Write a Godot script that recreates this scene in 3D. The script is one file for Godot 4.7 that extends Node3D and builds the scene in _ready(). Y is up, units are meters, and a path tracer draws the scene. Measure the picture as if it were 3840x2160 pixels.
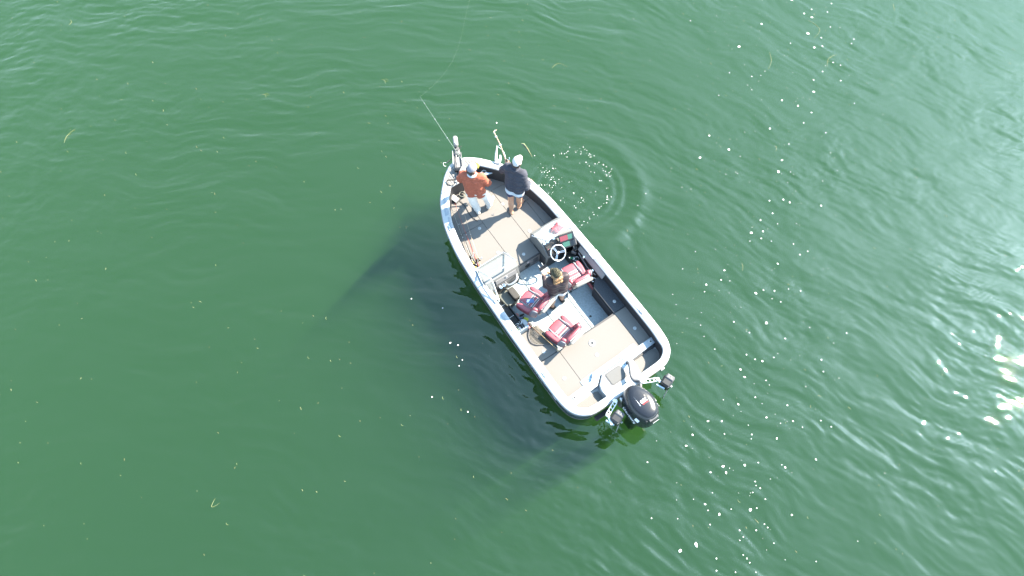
extends Node3D
# A fishing boat on green lake water, seen from the air. Boat axes: x to starboard, y up, z aft.

const FLECKS := [6.5,-13.75,35,5.8,-12.96,49,7.67,-14.11,32,7.85,-13.98,36,7.65,-13.42,51,7.71,-12.92,39,7.44,-11.5,41,6.61,-11.23,32,6.97,-11.06,29,6.17,-10.36,31,4.7,-10.16,30,4.4,-9.52,39,5.11,-9.76,40,6.31,-9.45,30,6.17,-9.12,47,7.93,-12.98,23,7.97,-13.28,24,8.09,-12.42,23,8.26,-12.33,19,8.17,-11.84,23,7.5,-11.86,22,7.26,-10.85,25,7.01,-10.53,21,7.13,-13.07,19,8.27,-13.64,20,8.46,-14.47,25,8.29,-14.16,20,7.89,-14.25,24,8.8,-13.23,20,8.7,-13.07,20,7.78,-12.14,23,7.42,-14.6,49,4.66,-13.86,19,8.36,-11.13,19,5.44,-12.1,18,5.98,-11.98,18,5.08,-11.38,18,6.55,-9.91,17,7.48,-10.23,18,5.3,-7.5,39,5.57,-7.54,28,5.56,-7.83,25,6.16,-8.37,29,6.29,-8.29,26,6.99,-8.21,26,5.84,-8.34,22,5.86,-8.01,22,5.5,-7.36,21,5.76,-6.73,24,6.28,-6.95,21,4.59,-6.58,27,4.49,-6.35,20,4.15,-6.23,30,4.1,-6.07,16,5.18,-6.03,37,5.35,-6.1,20,5.59,-6.09,24,6.15,-6.09,17,5.68,-5.83,17,4.62,-5.37,20,5.3,-5.35,43,5.64,-5.01,20,4.91,-5.13,16,6.93,-5.13,17,4.78,-4.65,19,5.08,-4.51,29,4.94,-4.55,19,4.62,-4.34,32,4.68,-4.18,26,5.33,-4.59,16,6.29,-4.54,20,6.28,-4.29,17,5.1,-4.11,16,4.83,-3.76,19,6.47,-7.04,18,6.19,-7.22,18,4.47,-3.62,30,5.44,-3.6,21,3.83,-3.28,26,4.1,-3.28,23,3.5,-3.01,29,3.35,-2.8,29,4.65,-3.02,20,5.12,-2.94,24,4.98,-3.35,24,5.49,-3.28,21,6.04,-3.29,17,6.22,-3.17,17,4.12,-3.03,17,2.6,-3.13,23,2.42,-2.93,19,4.01,-2.41,39,4.42,-2.43,33,4.05,-2.29,29,3.76,-2.3,23,5.19,-2.39,27,5.8,-2.54,24,4.69,-2.48,17,4.58,-2.13,17,4.66,-2.01,20,4.5,-1.93,16,4.72,-1.81,17,3.59,-1.72,29,3.83,-1.54,29,4.42,-1.62,39,5.17,-1.53,27,3.63,-1.61,16,4.54,-1.65,16,3.64,-1.36,16,4.17,-1.26,19,4.47,-1.26,20,4.64,-1.37,16,4.69,-1.31,16,3.34,-1.01,48,3.04,-0.91,41,3.68,-0.78,19,4.17,-0.84,16,4.23,-0.78,19,4.27,-0.71,16,3.66,-0.58,19,3.99,-0.55,16,2.58,-2.49,19,2.57,-1.47,16,4.76,-1.04,13,5.47,-0.73,13,-1.27,-4.91,27,-1.11,-4.86,23,-1.01,-4.54,18,-1.59,-3.77,22,-0.87,-3.47,22,-2.13,-5.9,19,-1.46,-5.69,19,-1.07,-4.41,14,-0.37,-10.54,23,0.53,-9.58,15,1.36,-9.82,17,1.68,-9.82,20,1.76,-9.72,17,1.82,-9.63,22,0.98,-9.59,17,1.16,-9.64,20,1.23,-9.62,20,1.31,-9.7,22,1.5,-9.67,20,1.61,-9.62,17,1.73,-9.4,25,2.03,-9.4,22,2.13,-9.33,30,1.94,-9.36,20,2.25,-9.11,22,2.26,-9,22,2.17,-9.14,20,1.91,-9.11,20,2.02,-8.88,22,2.19,-9.04,17,0.87,-9.16,22,0.82,-9.12,19,0.69,-9.12,19,0.72,-9.25,19,0.75,-9.13,22,0.95,-9.24,22,1,-8.81,24,0.9,-8.92,22,0.95,-8.99,19,0.86,-8.76,22,0.75,-8.76,19,0.62,-8.77,22,0.92,-8.7,19,1.08,-8.92,17,1.4,-8.56,21,1.58,-8.42,26,1.44,-8.15,21,1.32,-8.85,14,1.14,-8.7,14,1.56,-8.29,17,1.1,-8.34,21,1.91,-8.59,19,2.17,-8.47,24,2.14,-8.28,26,2.02,-8.2,17,1.97,-8.15,19,1.84,-7.98,19,1.61,-7.8,19,1.74,-7.86,16,1.55,-7.7,16,2.17,-8.37,19,2.17,-8.68,17,1.8,-9.29,20,1.85,-9.54,22,1.29,-9.54,17,0.81,-9.04,17,0.83,-8.53,14,0.93,-8.56,14,3.04,-8.5,14]
const SUN := Vector3(0.891, 0.869, -0.454)
var BT: Transform3D
var M := {}
var taken := {}
var rng := RandomNumberGenerator.new()
var wave := {}

# ------------------------------------------------------------------ light, camera
func set_camera_and_light():
	var cam := Camera3D.new(); cam.name = "camera"; add_child(cam)
	cam.fov = 45.75; cam.near = 0.05; cam.far = 3000.0
	cam.position = Vector3(0, 13.2, 0); cam.rotation_degrees = Vector3(-65, 0, 0)
	cam.current = true
	var we := WorldEnvironment.new(); we.name = "world_environment"; add_child(we)
	var e := Environment.new(); we.environment = e
	e.background_mode = Environment.BG_SKY
	e.tonemap_mode = Environment.TONE_MAPPER_LINEAR
	e.tonemap_exposure = 6.4
	var sm := PanoramaSkyMaterial.new()
	sm.panorama = clear_sky(SUN.normalized())
	var sky := Sky.new(); sky.sky_material = sm; e.sky = sky
	e.sdfgi_enabled = true; e.ssao_enabled = true; e.ssil_enabled = true
	e.volumetric_fog_enabled = true; e.volumetric_fog_density = 0.0
	var sun := DirectionalLight3D.new(); sun.name = "sun"; add_child(sun)
	sun.light_energy = 1.6; sun.light_angular_distance = 0.5; sun.light_color = Color(1.0, 0.945, 0.855)
	sun.shadow_enabled = true
	sun.look_at_from_position(Vector3.ZERO, -SUN)

# clear summer air: blue overhead, paler low down, brighter round the sun
func clear_sky(sun: Vector3) -> ImageTexture:
	var w := 512; var h := 256
	var im := Image.create_empty(w, h, false, Image.FORMAT_RGBF)
	for y in h:
		var el := PI * (0.5 - (y + 0.5) / h)
		for x in w:
			var az := TAU * (x + 0.5) / w
			var d := Vector3(sin(az) * cos(el), sin(el), -cos(az) * cos(el))
			var low := pow(1.0 - maxf(0.0, sin(el)), 1.35)
			var th := rad_to_deg(d.angle_to(sun))
			var c := Vector3(0.095, 0.205, 0.370).lerp(Vector3(0.50, 0.66, 0.80), low)
			c += Vector3(0.56, 0.70, 0.78) * 3.2 * exp(-th / 7.0) + Vector3(0.50, 0.68, 0.80) * 1.4 * exp(-th / 20.0) + Vector3(0.24, 0.38, 0.48) * exp(-th / 45.0)
			c *= 0.64
			if el < 0.0: c = Vector3(0.06, 0.10, 0.08)
			im.set_pixel(x, y, Color(c.x, c.y, c.z))
	return ImageTexture.create_from_image(im)

# ------------------------------------------------------------------ materials
func mat(key: String, c: Color, rough := 0.7, metal := 0.0, spec := 0.5) -> StandardMaterial3D:
	var m := StandardMaterial3D.new()
	m.resource_name = key
	m.albedo_color = c.linear_to_srgb(); m.roughness = rough; m.metallic = metal; m.metallic_specular = spec
	M[key] = m
	return m

func grain(seed_: int, freq: float, lo: Color, hi: Color, size := 256, contrast := 1.0) -> ImageTexture:
	var n := FastNoiseLite.new(); n.seed = seed_; n.frequency = freq; n.fractal_octaves = 4
	var im := n.get_seamless_image(size, size)
	im.convert(Image.FORMAT_RGB8)
	for y in size:
		for x in size:
			var t := clampf((im.get_pixel(x, y).r - 0.5) * contrast + 0.5, 0.0, 1.0)
			im.set_pixel(x, y, lo.lerp(hi, t))
	return ImageTexture.create_from_image(im)

func textured(m: StandardMaterial3D, t: Texture2D, scale: float):
	m.albedo_texture = t
	m.uv1_triplanar = true
	m.uv1_scale = Vector3.ONE * scale

func make_materials():
	var w := Color.WHITE
	mat("gel_white", Color(0.29, 0.305, 0.32), 0.28)
	var fl := mat("flake", Color(0.265, 0.285, 0.305), 0.3)
	textured(fl, grain(5, 0.16, Color(0.76, 0.80, 0.86), w, 256, 3.0), 4.0)
	mat("navy", Color(0.012, 0.022, 0.05), 0.16)
	mat("blue_grey", Color(0.022, 0.036, 0.06), 0.25)
	mat("alu", Color(0.62, 0.63, 0.65), 0.32, 0.85)
	mat("chrome", Color(0.75, 0.76, 0.78), 0.12, 1.0)
	var cp := mat("carpet", Color(0.138, 0.132, 0.128), 0.95, 0.0, 0.2)
	textured(cp, grain(11, 0.05, Color(0.93, 0.93, 0.93), w, 256, 1.2), 6.0)
	var cd := mat("carpet_dark", Color(0.055, 0.060, 0.068), 0.95, 0.0, 0.2)
	textured(cd, grain(12, 0.06, Color(0.82, 0.82, 0.84), w, 256, 1.5), 2.5)
	var fl2 := mat("floor", Color(0.245, 0.295, 0.325), 0.8, 0.0, 0.3)
	textured(fl2, grain(13, 0.03, Color(0.9, 0.9, 0.9), w, 256, 1.5), 2.0)
	mat("liner", Color(0.022, 0.023, 0.027), 0.6)
	mat("seam", Color(0.012, 0.012, 0.014), 0.9)
	var pd := mat("foam_pad", Color(0.165, 0.16, 0.155), 0.85)
	textured(pd, grain(14, 0.08, Color(0.82, 0.82, 0.82), w, 256, 1.5), 3.0)
	mat("pad_groove", Color(0.085, 0.085, 0.088), 0.9)
	mat("black", Color(0.012, 0.012, 0.013), 0.35)
	mat("rubber", Color(0.018, 0.018, 0.019), 0.7)
	mat("grey_plastic", Color(0.075, 0.075, 0.08), 0.5)
	mat("mid_grey", Color(0.15, 0.15, 0.155), 0.5)
	mat("pale_plastic", Color(0.21, 0.22, 0.225), 0.45)
	mat("cowl", Color(0.014, 0.016, 0.02), 0.22)
	var cw := mat("cowl_top", Color(0.014, 0.017, 0.024), 0.30, 0.0, 0.4)
	textured(cw, grain(15, 0.09, Color(0.75, 0.75, 0.78), w, 256, 2.0), 2.0)
	mat("lid_grey", Color(0.06, 0.062, 0.064), 0.6)
	mat("console_grey", Color(0.125, 0.13, 0.13), 0.45)
	mat("mount_grey", Color(0.062, 0.063, 0.068), 0.45)
	mat("letter", Color(0.62, 0.64, 0.68), 0.4)
	mat("letter_red", Color(0.45, 0.03, 0.03), 0.4)
	mat("blue_plate", Color(0.30, 0.38, 0.46), 0.3, 0.3)
	mat("red_vinyl", Color(0.19, 0.045, 0.060), 0.42)
	mat("grey_vinyl", Color(0.10, 0.105, 0.125), 0.45)
	mat("pale_vinyl", Color(0.17, 0.165, 0.155), 0.45)
	mat("stripe_grey", Color(0.06, 0.045, 0.055), 0.5)
	mat("white_thread", Color(0.55, 0.55, 0.55), 0.7)
	mat("skin", Color(0.36, 0.20, 0.13), 0.55)
	M.skin.subsurf_scatter_enabled = true; M.skin.subsurf_scatter_strength = 0.1
	mat("hair_dark", Color(0.03, 0.018, 0.012), 0.6)
	mat("hair_blond", Color(0.18, 0.10, 0.045), 0.6)
	cloth("rust_cloth", Color(0.29, 0.088, 0.056), 21)
	M.rust_cloth.rim = 0.04
	cloth("navy_cloth", Color(0.044, 0.047, 0.062), 22)
	cloth("brown_cloth", Color(0.036, 0.027, 0.031), 23)
	M.brown_cloth.roughness = 0.5
	cloth("white_cloth", Color(0.66, 0.65, 0.62), 24)
	cloth("shirt_cloth", Color(0.42, 0.47, 0.52), 25)
	cloth("shorts_cloth", Color(0.035, 0.04, 0.09), 26)
	cloth("cap_grey", Color(0.20, 0.20, 0.24), 27)
	cloth("cap_yellow", Color(0.20, 0.17, 0.03), 28)
	cloth("cap_white", Color(0.45, 0.46, 0.47), 29)
	var camo := cloth("cap_camo", Color(0.075, 0.072, 0.06), 30)
	camo.albedo_texture = grain(31, 0.03, Color(0.15, 0.15, 0.13), Color(1, 1, 0.9), 256, 5.0)
	camo.uv1_scale = Vector3.ONE * 4.0
	mat("shoe_white", Color(0.42, 0.42, 0.40), 0.6)
	mat("shoe_black", Color(0.015, 0.014, 0.014), 0.6)
	mat("rod_blank", Color(0.30, 0.29, 0.26), 0.3)
	mat("rod_pale", Color(0.13, 0.17, 0.145), 0.35)
	mat("rod_tan", Color(0.40, 0.30, 0.22), 0.4)
	mat("rod_red", Color(0.30, 0.05, 0.03), 0.4)
	mat("cork", Color(0.36, 0.25, 0.13), 0.8)
	mat("yellow_grip", Color(0.42, 0.36, 0.10), 0.6)
	mat("green_bit", Color(0.03, 0.22, 0.05), 0.4)
	mat("lime", Color(0.38, 0.46, 0.04), 0.5)
	mat("blue_bit", Color(0.05, 0.10, 0.24), 0.4)
	mat("screen_blue", Color(0.01, 0.025, 0.2), 0.25)
	mat("pink_cloth", Color(0.16, 0.035, 0.05), 0.9)
	mat("pink_plastic", Color(0.36, 0.12, 0.11), 0.5)
	mat("bag_grey", Color(0.024, 0.023, 0.021), 0.75)
	mat("bin_grey", Color(0.085, 0.09, 0.078), 0.6)
	mat("net_cord", Color(0.105, 0.095, 0.075), 0.8)
	mat("wood_pole", Color(0.085, 0.055, 0.036), 0.4)
	mat("foam", Color(0.62, 0.64, 0.62), 0.7)
	mat("weed", Color(0.09, 0.12, 0.03), 0.7)
	mat("weed_pale", Color(0.12, 0.135, 0.055), 0.7)
	mat("weed_dull", Color(0.10, 0.095, 0.025), 0.8)
	mat("line_pale", Color(0.09, 0.13, 0.10), 0.5)
	mat("cord_teal", Color(0.30, 0.40, 0.38), 0.6)
	mat("display_red", Color(0.14, 0.03, 0.04), 0.15)
	mat("display_green", Color(0.03, 0.09, 0.07), 0.15)
	mat("display_dark", Color(0.012, 0.014, 0.018), 0.12)
	mat("bottle_green", Color(0.01, 0.12, 0.06), 0.15)
	var gl := mat("glass", Color(0.75, 0.9, 0.88), 0.04)
	gl.transparency = BaseMaterial3D.TRANSPARENCY_ALPHA
	gl.albedo_color.a = 0.03
	mat("bed", Color(0.03, 0.05, 0.025), 0.95)

func cloth(key: String, c: Color, seed_: int) -> StandardMaterial3D:
	var m := mat(key, c, 0.9, 0.0, 0.3)
	textured(m, grain(seed_, 0.07, Color(0.88, 0.88, 0.88), Color.WHITE, 128, 1.3), 5.0)
	m.rim_enabled = true; m.rim = 0.15
	return m

# ------------------------------------------------------------------ scene tree helpers
func numbered(s: String) -> String:
	if not taken.has(s):
		taken[s] = 0
		return s
	taken[s] += 1
	return "%s_%03d" % [s, taken[s]]

func tag(o: Node3D, label: String, category: String, group := "") -> Node3D:
	o.set_meta("label", label); o.set_meta("category", category)
	if group != "": o.set_meta("group", group)
	return o

# a thing standing in the boat: pos in boat axes, turn in degrees about the vertical, relative to the boat
func thing(called: String, label: String, category: String, pos: Vector3, turn := 0.0, group := "") -> Node3D:
	var o := Node3D.new(); o.name = numbered(called); add_child(o)
	o.transform = BT * Transform3D(Basis(Vector3.UP, deg_to_rad(turn)), pos)
	return tag(o, label, category, group)

func part(parent: Node, called: String, mesh: Mesh, m: Material, pos := Vector3.ZERO, rot := Vector3.ZERO) -> MeshInstance3D:
	var o := MeshInstance3D.new(); o.name = called; o.mesh = mesh; o.material_override = m
	parent.add_child(o, true)
	o.position = pos; o.rotation_degrees = rot
	return o

func whole(called: String, label: String, category: String, mesh: Mesh, m: Material, pos: Vector3, rot := Vector3.ZERO, group := "") -> MeshInstance3D:
	var o := MeshInstance3D.new(); o.name = numbered(called); o.mesh = mesh; o.material_override = m
	add_child(o)
	var b := Basis.from_euler(rot * (PI / 180.0))
	o.transform = BT * Transform3D(b, pos)
	tag(o, label, category, group)
	return o

# ------------------------------------------------------------------ mesh helpers
class G:
	var st := SurfaceTool.new()
	func _init():
		st.begin(Mesh.PRIMITIVE_TRIANGLES)
	func flat(): st.set_smooth_group(-1)
	func smooth(g := 1): st.set_smooth_group(g)
	func tri(a: Vector3, b: Vector3, c: Vector3):
		st.add_vertex(a); st.add_vertex(b); st.add_vertex(c)
	func quad(a: Vector3, b: Vector3, c: Vector3, d: Vector3):
		tri(a, b, c); tri(a, c, d)
	func done() -> ArrayMesh:
		st.generate_normals()
		return st.commit()
	# box with chamfered edges
	func box(c: Vector3, s: Vector3, bev := 0.0, bs := Basis.IDENTITY):
		flat()
		var h := s * 0.5
		var v := minf(bev, minf(h.x, minf(h.y, h.z)) * 0.9)
		if v <= 0.0:
			var p := []
			for i in 8:
				p.append(c + bs * Vector3(h.x if i & 1 else -h.x, h.y if i & 2 else -h.y, h.z if i & 4 else -h.z))
			quad(p[0], p[1], p[3], p[2]); quad(p[5], p[4], p[6], p[7]); quad(p[4], p[0], p[2], p[6])
			quad(p[1], p[5], p[7], p[3]); quad(p[2], p[3], p[7], p[6]); quad(p[4], p[5], p[1], p[0])
			return
		var f := func(sx: float, sy: float, sz: float, ax: int) -> Vector3:
			var q := Vector3(sx * (h.x - (0.0 if ax == 0 else v)), sy * (h.y - (0.0 if ax == 1 else v)), sz * (h.z - (0.0 if ax == 2 else v)))
			return c + bs * q
		for sg in [-1.0, 1.0]:
			_face(f.call(sg, -1, -1, 0), f.call(sg, 1, -1, 0), f.call(sg, 1, 1, 0), f.call(sg, -1, 1, 0), c)
			_face(f.call(-1, sg, -1, 1), f.call(1, sg, -1, 1), f.call(1, sg, 1, 1), f.call(-1, sg, 1, 1), c)
			_face(f.call(-1, -1, sg, 2), f.call(1, -1, sg, 2), f.call(1, 1, sg, 2), f.call(-1, 1, sg, 2), c)
			for sh in [-1.0, 1.0]:
				_face(f.call(sg, sh, -1, 0), f.call(sg, sh, 1, 0), f.call(sg, sh, 1, 1), f.call(sg, sh, -1, 1), c)
				_face(f.call(sg, -1, sh, 0), f.call(sg, 1, sh, 0), f.call(sg, 1, sh, 2), f.call(sg, -1, sh, 2), c)
				_face(f.call(-1, sg, sh, 1), f.call(1, sg, sh, 1), f.call(1, sg, sh, 2), f.call(-1, sg, sh, 2), c)
				for sk in [-1.0, 1.0]:
					_tri_out(f.call(sg, sh, sk, 0), f.call(sg, sh, sk, 1), f.call(sg, sh, sk, 2), c)
	func _tri_out(a: Vector3, b: Vector3, d: Vector3, c: Vector3):
		if (b - a).cross(d - a).dot(a + b + d - 3.0 * c) > 0.0: tri(a, d, b)
		else: tri(a, b, d)
	func _face(a: Vector3, b: Vector3, d: Vector3, e: Vector3, c: Vector3):
		if (b - a).cross(d - a).dot(a + b + d + e - 4.0 * c) > 0.0: quad(a, e, d, b)
		else: quad(a, b, d, e)
	# rings of equal length, joined; normal side is settled by winding only
	func loft(rings: Array, closed := true, cap0 := true, cap1 := true, g := 1):
		smooth(g)
		for k in rings.size() - 1:
			var r0: PackedVector3Array = rings[k]
			var r1: PackedVector3Array = rings[k + 1]
			var n := r0.size()
			for i in (n if closed else n - 1):
				var j := (i + 1) % n
				quad(r0[i], r1[i], r1[j], r0[j])
		if cap0: _cap(rings[0], true)
		if cap1: _cap(rings[rings.size() - 1], false)
	func _cap(r: PackedVector3Array, rev: bool):
		flat()
		var c := Vector3.ZERO
		for p in r: c += p
		c /= r.size()
		for i in r.size():
			var j := (i + 1) % r.size()
			if rev: tri(c, r[i], r[j])
			else: tri(c, r[j], r[i])
	func tube(pts: Array, rad, n := 8, capped := true):
		var rings := []
		var up := Vector3.UP
		var t0: Vector3 = (pts[1] - pts[0]).normalized()
		if absf(t0.dot(up)) > 0.9: up = Vector3.RIGHT
		var sd := t0.cross(up).normalized()
		for k in pts.size():
			var t: Vector3 = (pts[mini(k + 1, pts.size() - 1)] - pts[maxi(k - 1, 0)]).normalized()
			sd = (sd - t * sd.dot(t)).normalized()
			var u := t.cross(sd)
			var r: float = rad[k] if rad is Array else rad
			var ring := PackedVector3Array()
			for i in n:
				var a := TAU * i / n
				ring.append(pts[k] + (sd * cos(a) + u * sin(a)) * r)
			rings.append(ring)
		loft(rings, true, capped, capped)
	# profile of (radius, height) turned about an axis through c
	func lathe(prof: Array, c := Vector3.ZERO, n := 16, bs := Basis.IDENTITY, cap0 := true, cap1 := true, g := 1):
		var rings := []
		for p in prof:
			var ring := PackedVector3Array()
			for i in n:
				var a := TAU * i / n
				ring.append(c + bs * Vector3(cos(a) * p[0], p[1], sin(a) * p[0]))
			rings.append(ring)
		rings.reverse()
		loft(rings, true, cap1, cap0, g)
	# flat polygon (x, z) raised from y0 to y1, top edge chamfered
	func prism(poly: PackedVector2Array, y0: float, y1: float, bev := 0.0, o := Vector3.ZERO):
		flat()
		var p := poly.duplicate()
		if Geometry2D.is_polygon_clockwise(p): p.reverse()
		var n := p.size()
		var ins := PackedVector2Array()
		for i in n:
			var a := p[(i + n - 1) % n]; var b := p[i]; var c := p[(i + 1) % n]
			var d0 := (b - a).normalized(); var d1 := (c - b).normalized()
			var nn := Vector2(d0.y, -d0.x) + Vector2(d1.y, -d1.x)
			nn = nn / maxf(0.4, nn.length_squared() * 0.5)
			ins.append(b - nn * bev)
		var t := Geometry2D.triangulate_polygon(ins)
		if t.is_empty():
			ins = p.duplicate(); t = Geometry2D.triangulate_polygon(ins)
			if t.is_empty(): print('no top for a polygon of ', n)
		for i in range(0, t.size(), 3):
			var q := [ins[t[i]], ins[t[i + 1]], ins[t[i + 2]]]
			var s: float = (q[1] - q[0]).cross(q[2] - q[0])
			var k := [0, 1, 2] if s > 0.0 else [0, 2, 1]
			tri(o + Vector3(q[k[0]].x, y1, q[k[0]].y), o + Vector3(q[k[1]].x, y1, q[k[1]].y), o + Vector3(q[k[2]].x, y1, q[k[2]].y))
		for i in n:
			var j := (i + 1) % n
			var ym := y1 - bev
			quad(o + Vector3(p[i].x, y0, p[i].y), o + Vector3(p[j].x, y0, p[j].y), o + Vector3(p[j].x, ym, p[j].y), o + Vector3(p[i].x, ym, p[i].y))
			if bev > 0.0:
				quad(o + Vector3(p[i].x, ym, p[i].y), o + Vector3(p[j].x, ym, p[j].y), o + Vector3(ins[j].x, y1, ins[j].y), o + Vector3(ins[i].x, y1, ins[i].y))
	func ball(c: Vector3, r: Vector3, nu := 12, nv := 8, bs := Basis.IDENTITY, g := 1):
		var rings := []
		for k in nv + 1:
			var b := PI * (0.02 + 0.96 * k / nv)
			var ring := PackedVector3Array()
			for i in nu:
				var a := TAU * i / nu
				ring.append(c + bs * Vector3(r.x * sin(b) * cos(a), r.y * cos(b), r.z * sin(b) * sin(a)))
			rings.append(ring)
		loft(rings, true, true, true, g)

func m_box(s: Vector3, bev := 0.0, c := Vector3.ZERO, bs := Basis.IDENTITY) -> ArrayMesh:
	var g := G.new(); g.box(c, s, bev, bs); return g.done()
func m_tube(pts: Array, rad, n := 8) -> ArrayMesh:
	var g := G.new(); g.tube(pts, rad, n); return g.done()
func m_prism(poly: PackedVector2Array, y0: float, y1: float, bev := 0.0) -> ArrayMesh:
	var g := G.new(); g.prism(poly, y0, y1, bev); return g.done()
func m_lathe(prof: Array, n := 16, bs := Basis.IDENTITY) -> ArrayMesh:
	var g := G.new(); g.lathe(prof, Vector3.ZERO, n, bs); return g.done()
func m_ball(r: Vector3, nu := 12, nv := 8) -> ArrayMesh:
	var g := G.new(); g.ball(Vector3.ZERO, r, nu, nv); return g.done()

func rect(x0: float, z0: float, x1: float, z1: float) -> PackedVector2Array:
	return PackedVector2Array([Vector2(x0, z0), Vector2(x1, z0), Vector2(x1, z1), Vector2(x0, z1)])

func round_rect(w: float, d: float, r: float, k := 5) -> PackedVector2Array:
	var p := PackedVector2Array()
	for q in 4:
		var cx := (w * 0.5 - r) * (1.0 if q in [0, 3] else -1.0)
		var cz := (d * 0.5 - r) * (1.0 if q < 2 else -1.0)
		for i in k + 1:
			var a := (q + float(i) / k) * PI / 2
			p.append(Vector2(cx + r * cos(a), cz + r * sin(a)))
	return p

func curve(pts: Array, per := 6) -> Array:
	var out := []
	for i in pts.size() - 1:
		var a: Vector3 = pts[maxi(i - 1, 0)]; var b: Vector3 = pts[i]; var c: Vector3 = pts[i + 1]; var d: Vector3 = pts[mini(i + 2, pts.size() - 1)]
		for k in per:
			out.append(b.cubic_interpolate(c, a, d, float(k) / per))
	out.append(pts[pts.size() - 1])
	return out

func lettering(text: String, size: float, depth := 0.004) -> TextMesh:
	var t := TextMesh.new()
	var f := SystemFont.new(); f.font_names = PackedStringArray(["Droid Sans"]); f.font_weight = 700
	t.font = f; t.text = text; t.font_size = 64; t.pixel_size = size / 46.0; t.depth = depth
	return t

# ------------------------------------------------------------------ implicit bodies, meshed as surface nets
# bones: [a, b, ra, rb] tapered capsules or [c, radii] ellipsoids, all joined with a smooth minimum
func net_mesh(bones: Array, cell: float, k: float, amp := 0.0, freq := 9.0) -> ArrayMesh:
	var g := G.new()
	net_into(g, bones, cell, k, amp, freq)
	return g.done()

func net_into(g: G, bones: Array, cell: float, k: float, amp := 0.0, freq := 9.0, stretch := Vector3(1, 1, 1)):
	var lo := Vector3.ONE * 1e9; var hi := -lo
	var boxes := []
	for b in bones:
		var l: Vector3; var h: Vector3
		if b.size() == 2:
			l = b[0] - b[1]; h = b[0] + b[1]
		else:
			var r := Vector3.ONE * maxf(b[2], b[3])
			l = (b[0] as Vector3).min(b[1]) - r; h = (b[0] as Vector3).max(b[1]) + r
		boxes.append([l, h])
		lo = lo.min(l); hi = hi.max(h)
	var pad := k + cell * 2.5
	lo -= Vector3.ONE * (pad + cell); hi += Vector3.ONE * (pad + cell)
	var n := Vector3i(((hi - lo) / cell).ceil()) + Vector3i.ONE
	var f := PackedFloat32Array(); f.resize(n.x * n.y * n.z); f.fill(1e3)
	for bi in bones.size():
		var b: Array = bones[bi]
		var i0 := Vector3i(((boxes[bi][0] - Vector3.ONE * pad - lo) / cell).floor()).clamp(Vector3i.ZERO, n - Vector3i.ONE)
		var i1 := Vector3i(((boxes[bi][1] + Vector3.ONE * pad - lo) / cell).ceil()).clamp(Vector3i.ZERO, n - Vector3i.ONE)
		var two := b.size() == 2
		var a: Vector3 = b[0]
		var ba := Vector3.ZERO if two else ((b[1] as Vector3) - a)
		var l2 := maxf(1e-9, ba.length_squared())
		for z in range(i0.z, i1.z + 1):
			for y in range(i0.y, i1.y + 1):
				var at := (z * n.y + y) * n.x
				for x in range(i0.x, i1.x + 1):
					var p := lo + Vector3(x, y, z) * cell
					var d: float
					if two:
						var q: Vector3 = (p - a) / b[1]
						var ql := q.length()
						d = (ql - 1.0) * ql / maxf(1e-6, (q / b[1]).length())
					else:
						var t := clampf((p - a).dot(ba) / l2, 0.0, 1.0)
						d = p.distance_to(a + ba * t) - lerpf(b[2], b[3], t)
					var o := f[at + x]
					if o > 100.0: f[at + x] = d
					else:
						var hh := maxf(k - absf(o - d), 0.0) / k
						f[at + x] = minf(o, d) - hh * hh * k * 0.25
	if amp > 0.0:
		var nz := FastNoiseLite.new(); nz.seed = 77; nz.frequency = freq; nz.fractal_octaves = 2
		for z in n.z:
			for y in n.y:
				var at := (z * n.y + y) * n.x
				for x in n.x:
					if absf(f[at + x]) < cell * 3.0 + amp:
						f[at + x] += amp * nz.get_noise_3dv((lo + Vector3(x, y, z) * cell) * stretch)
	var id := PackedInt32Array(); id.resize(f.size()); id.fill(-1)
	var verts := PackedVector3Array()
	var sy := n.x; var sz := n.x * n.y
	var offs := [0, 1, sy, sy + 1, sz, sz + 1, sz + sy, sz + sy + 1]
	var edges := [[0, 1], [2, 3], [4, 5], [6, 7], [0, 2], [1, 3], [4, 6], [5, 7], [0, 4], [1, 5], [2, 6], [3, 7]]
	var cor := []
	for i in 8: cor.append(Vector3(i & 1, (i >> 1) & 1, (i >> 2) & 1))
	for z in n.z - 1:
		for y in n.y - 1:
			for x in n.x - 1:
				var at := z * sz + y * sy + x
				if absf(f[at]) > cell * 6.0: continue
				var m := 0
				for i in 8:
					if f[at + offs[i]] < 0.0: m |= 1 << i
				if m == 0 or m == 255: continue
				var s := Vector3.ZERO; var c := 0
				for e in edges:
					if ((m >> e[0]) & 1) != ((m >> e[1]) & 1):
						var fa := f[at + offs[e[0]]]; var fb := f[at + offs[e[1]]]
						s += (cor[e[0]] as Vector3).lerp(cor[e[1]], fa / (fa - fb)); c += 1
				id[at] = verts.size()
				verts.append(lo + (Vector3(x, y, z) + s / c) * cell)
	g.smooth(3)
	for z in range(1, n.z - 1):
		for y in range(1, n.y - 1):
			for x in range(1, n.x - 1):
				var at := z * sz + y * sy + x
				if absf(f[at]) > cell * 6.0: continue
				var ins := f[at] < 0.0
				for ax in 3:
					var st: int = [1, sy, sz][ax]
					if (f[at + st] < 0.0) == ins: continue
					var u: int = [sy, sz, 1][ax]; var v: int = [sz, 1, sy][ax]
					var q := [id[at], id[at - u], id[at - u - v], id[at - v]]
					if q.min() < 0: continue
					if ins: g.quad(verts[q[0]], verts[q[3]], verts[q[2]], verts[q[1]])
					else: g.quad(verts[q[0]], verts[q[1]], verts[q[2]], verts[q[3]])

# ------------------------------------------------------------------ water
const RING_C := Vector2(1.52, -8.62)

func smooth01(a: float, b: float, x: float) -> float:
	var t := clampf((x - a) / (b - a), 0.0, 1.0)
	return t * t * (3.0 - 2.0 * t)

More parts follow.
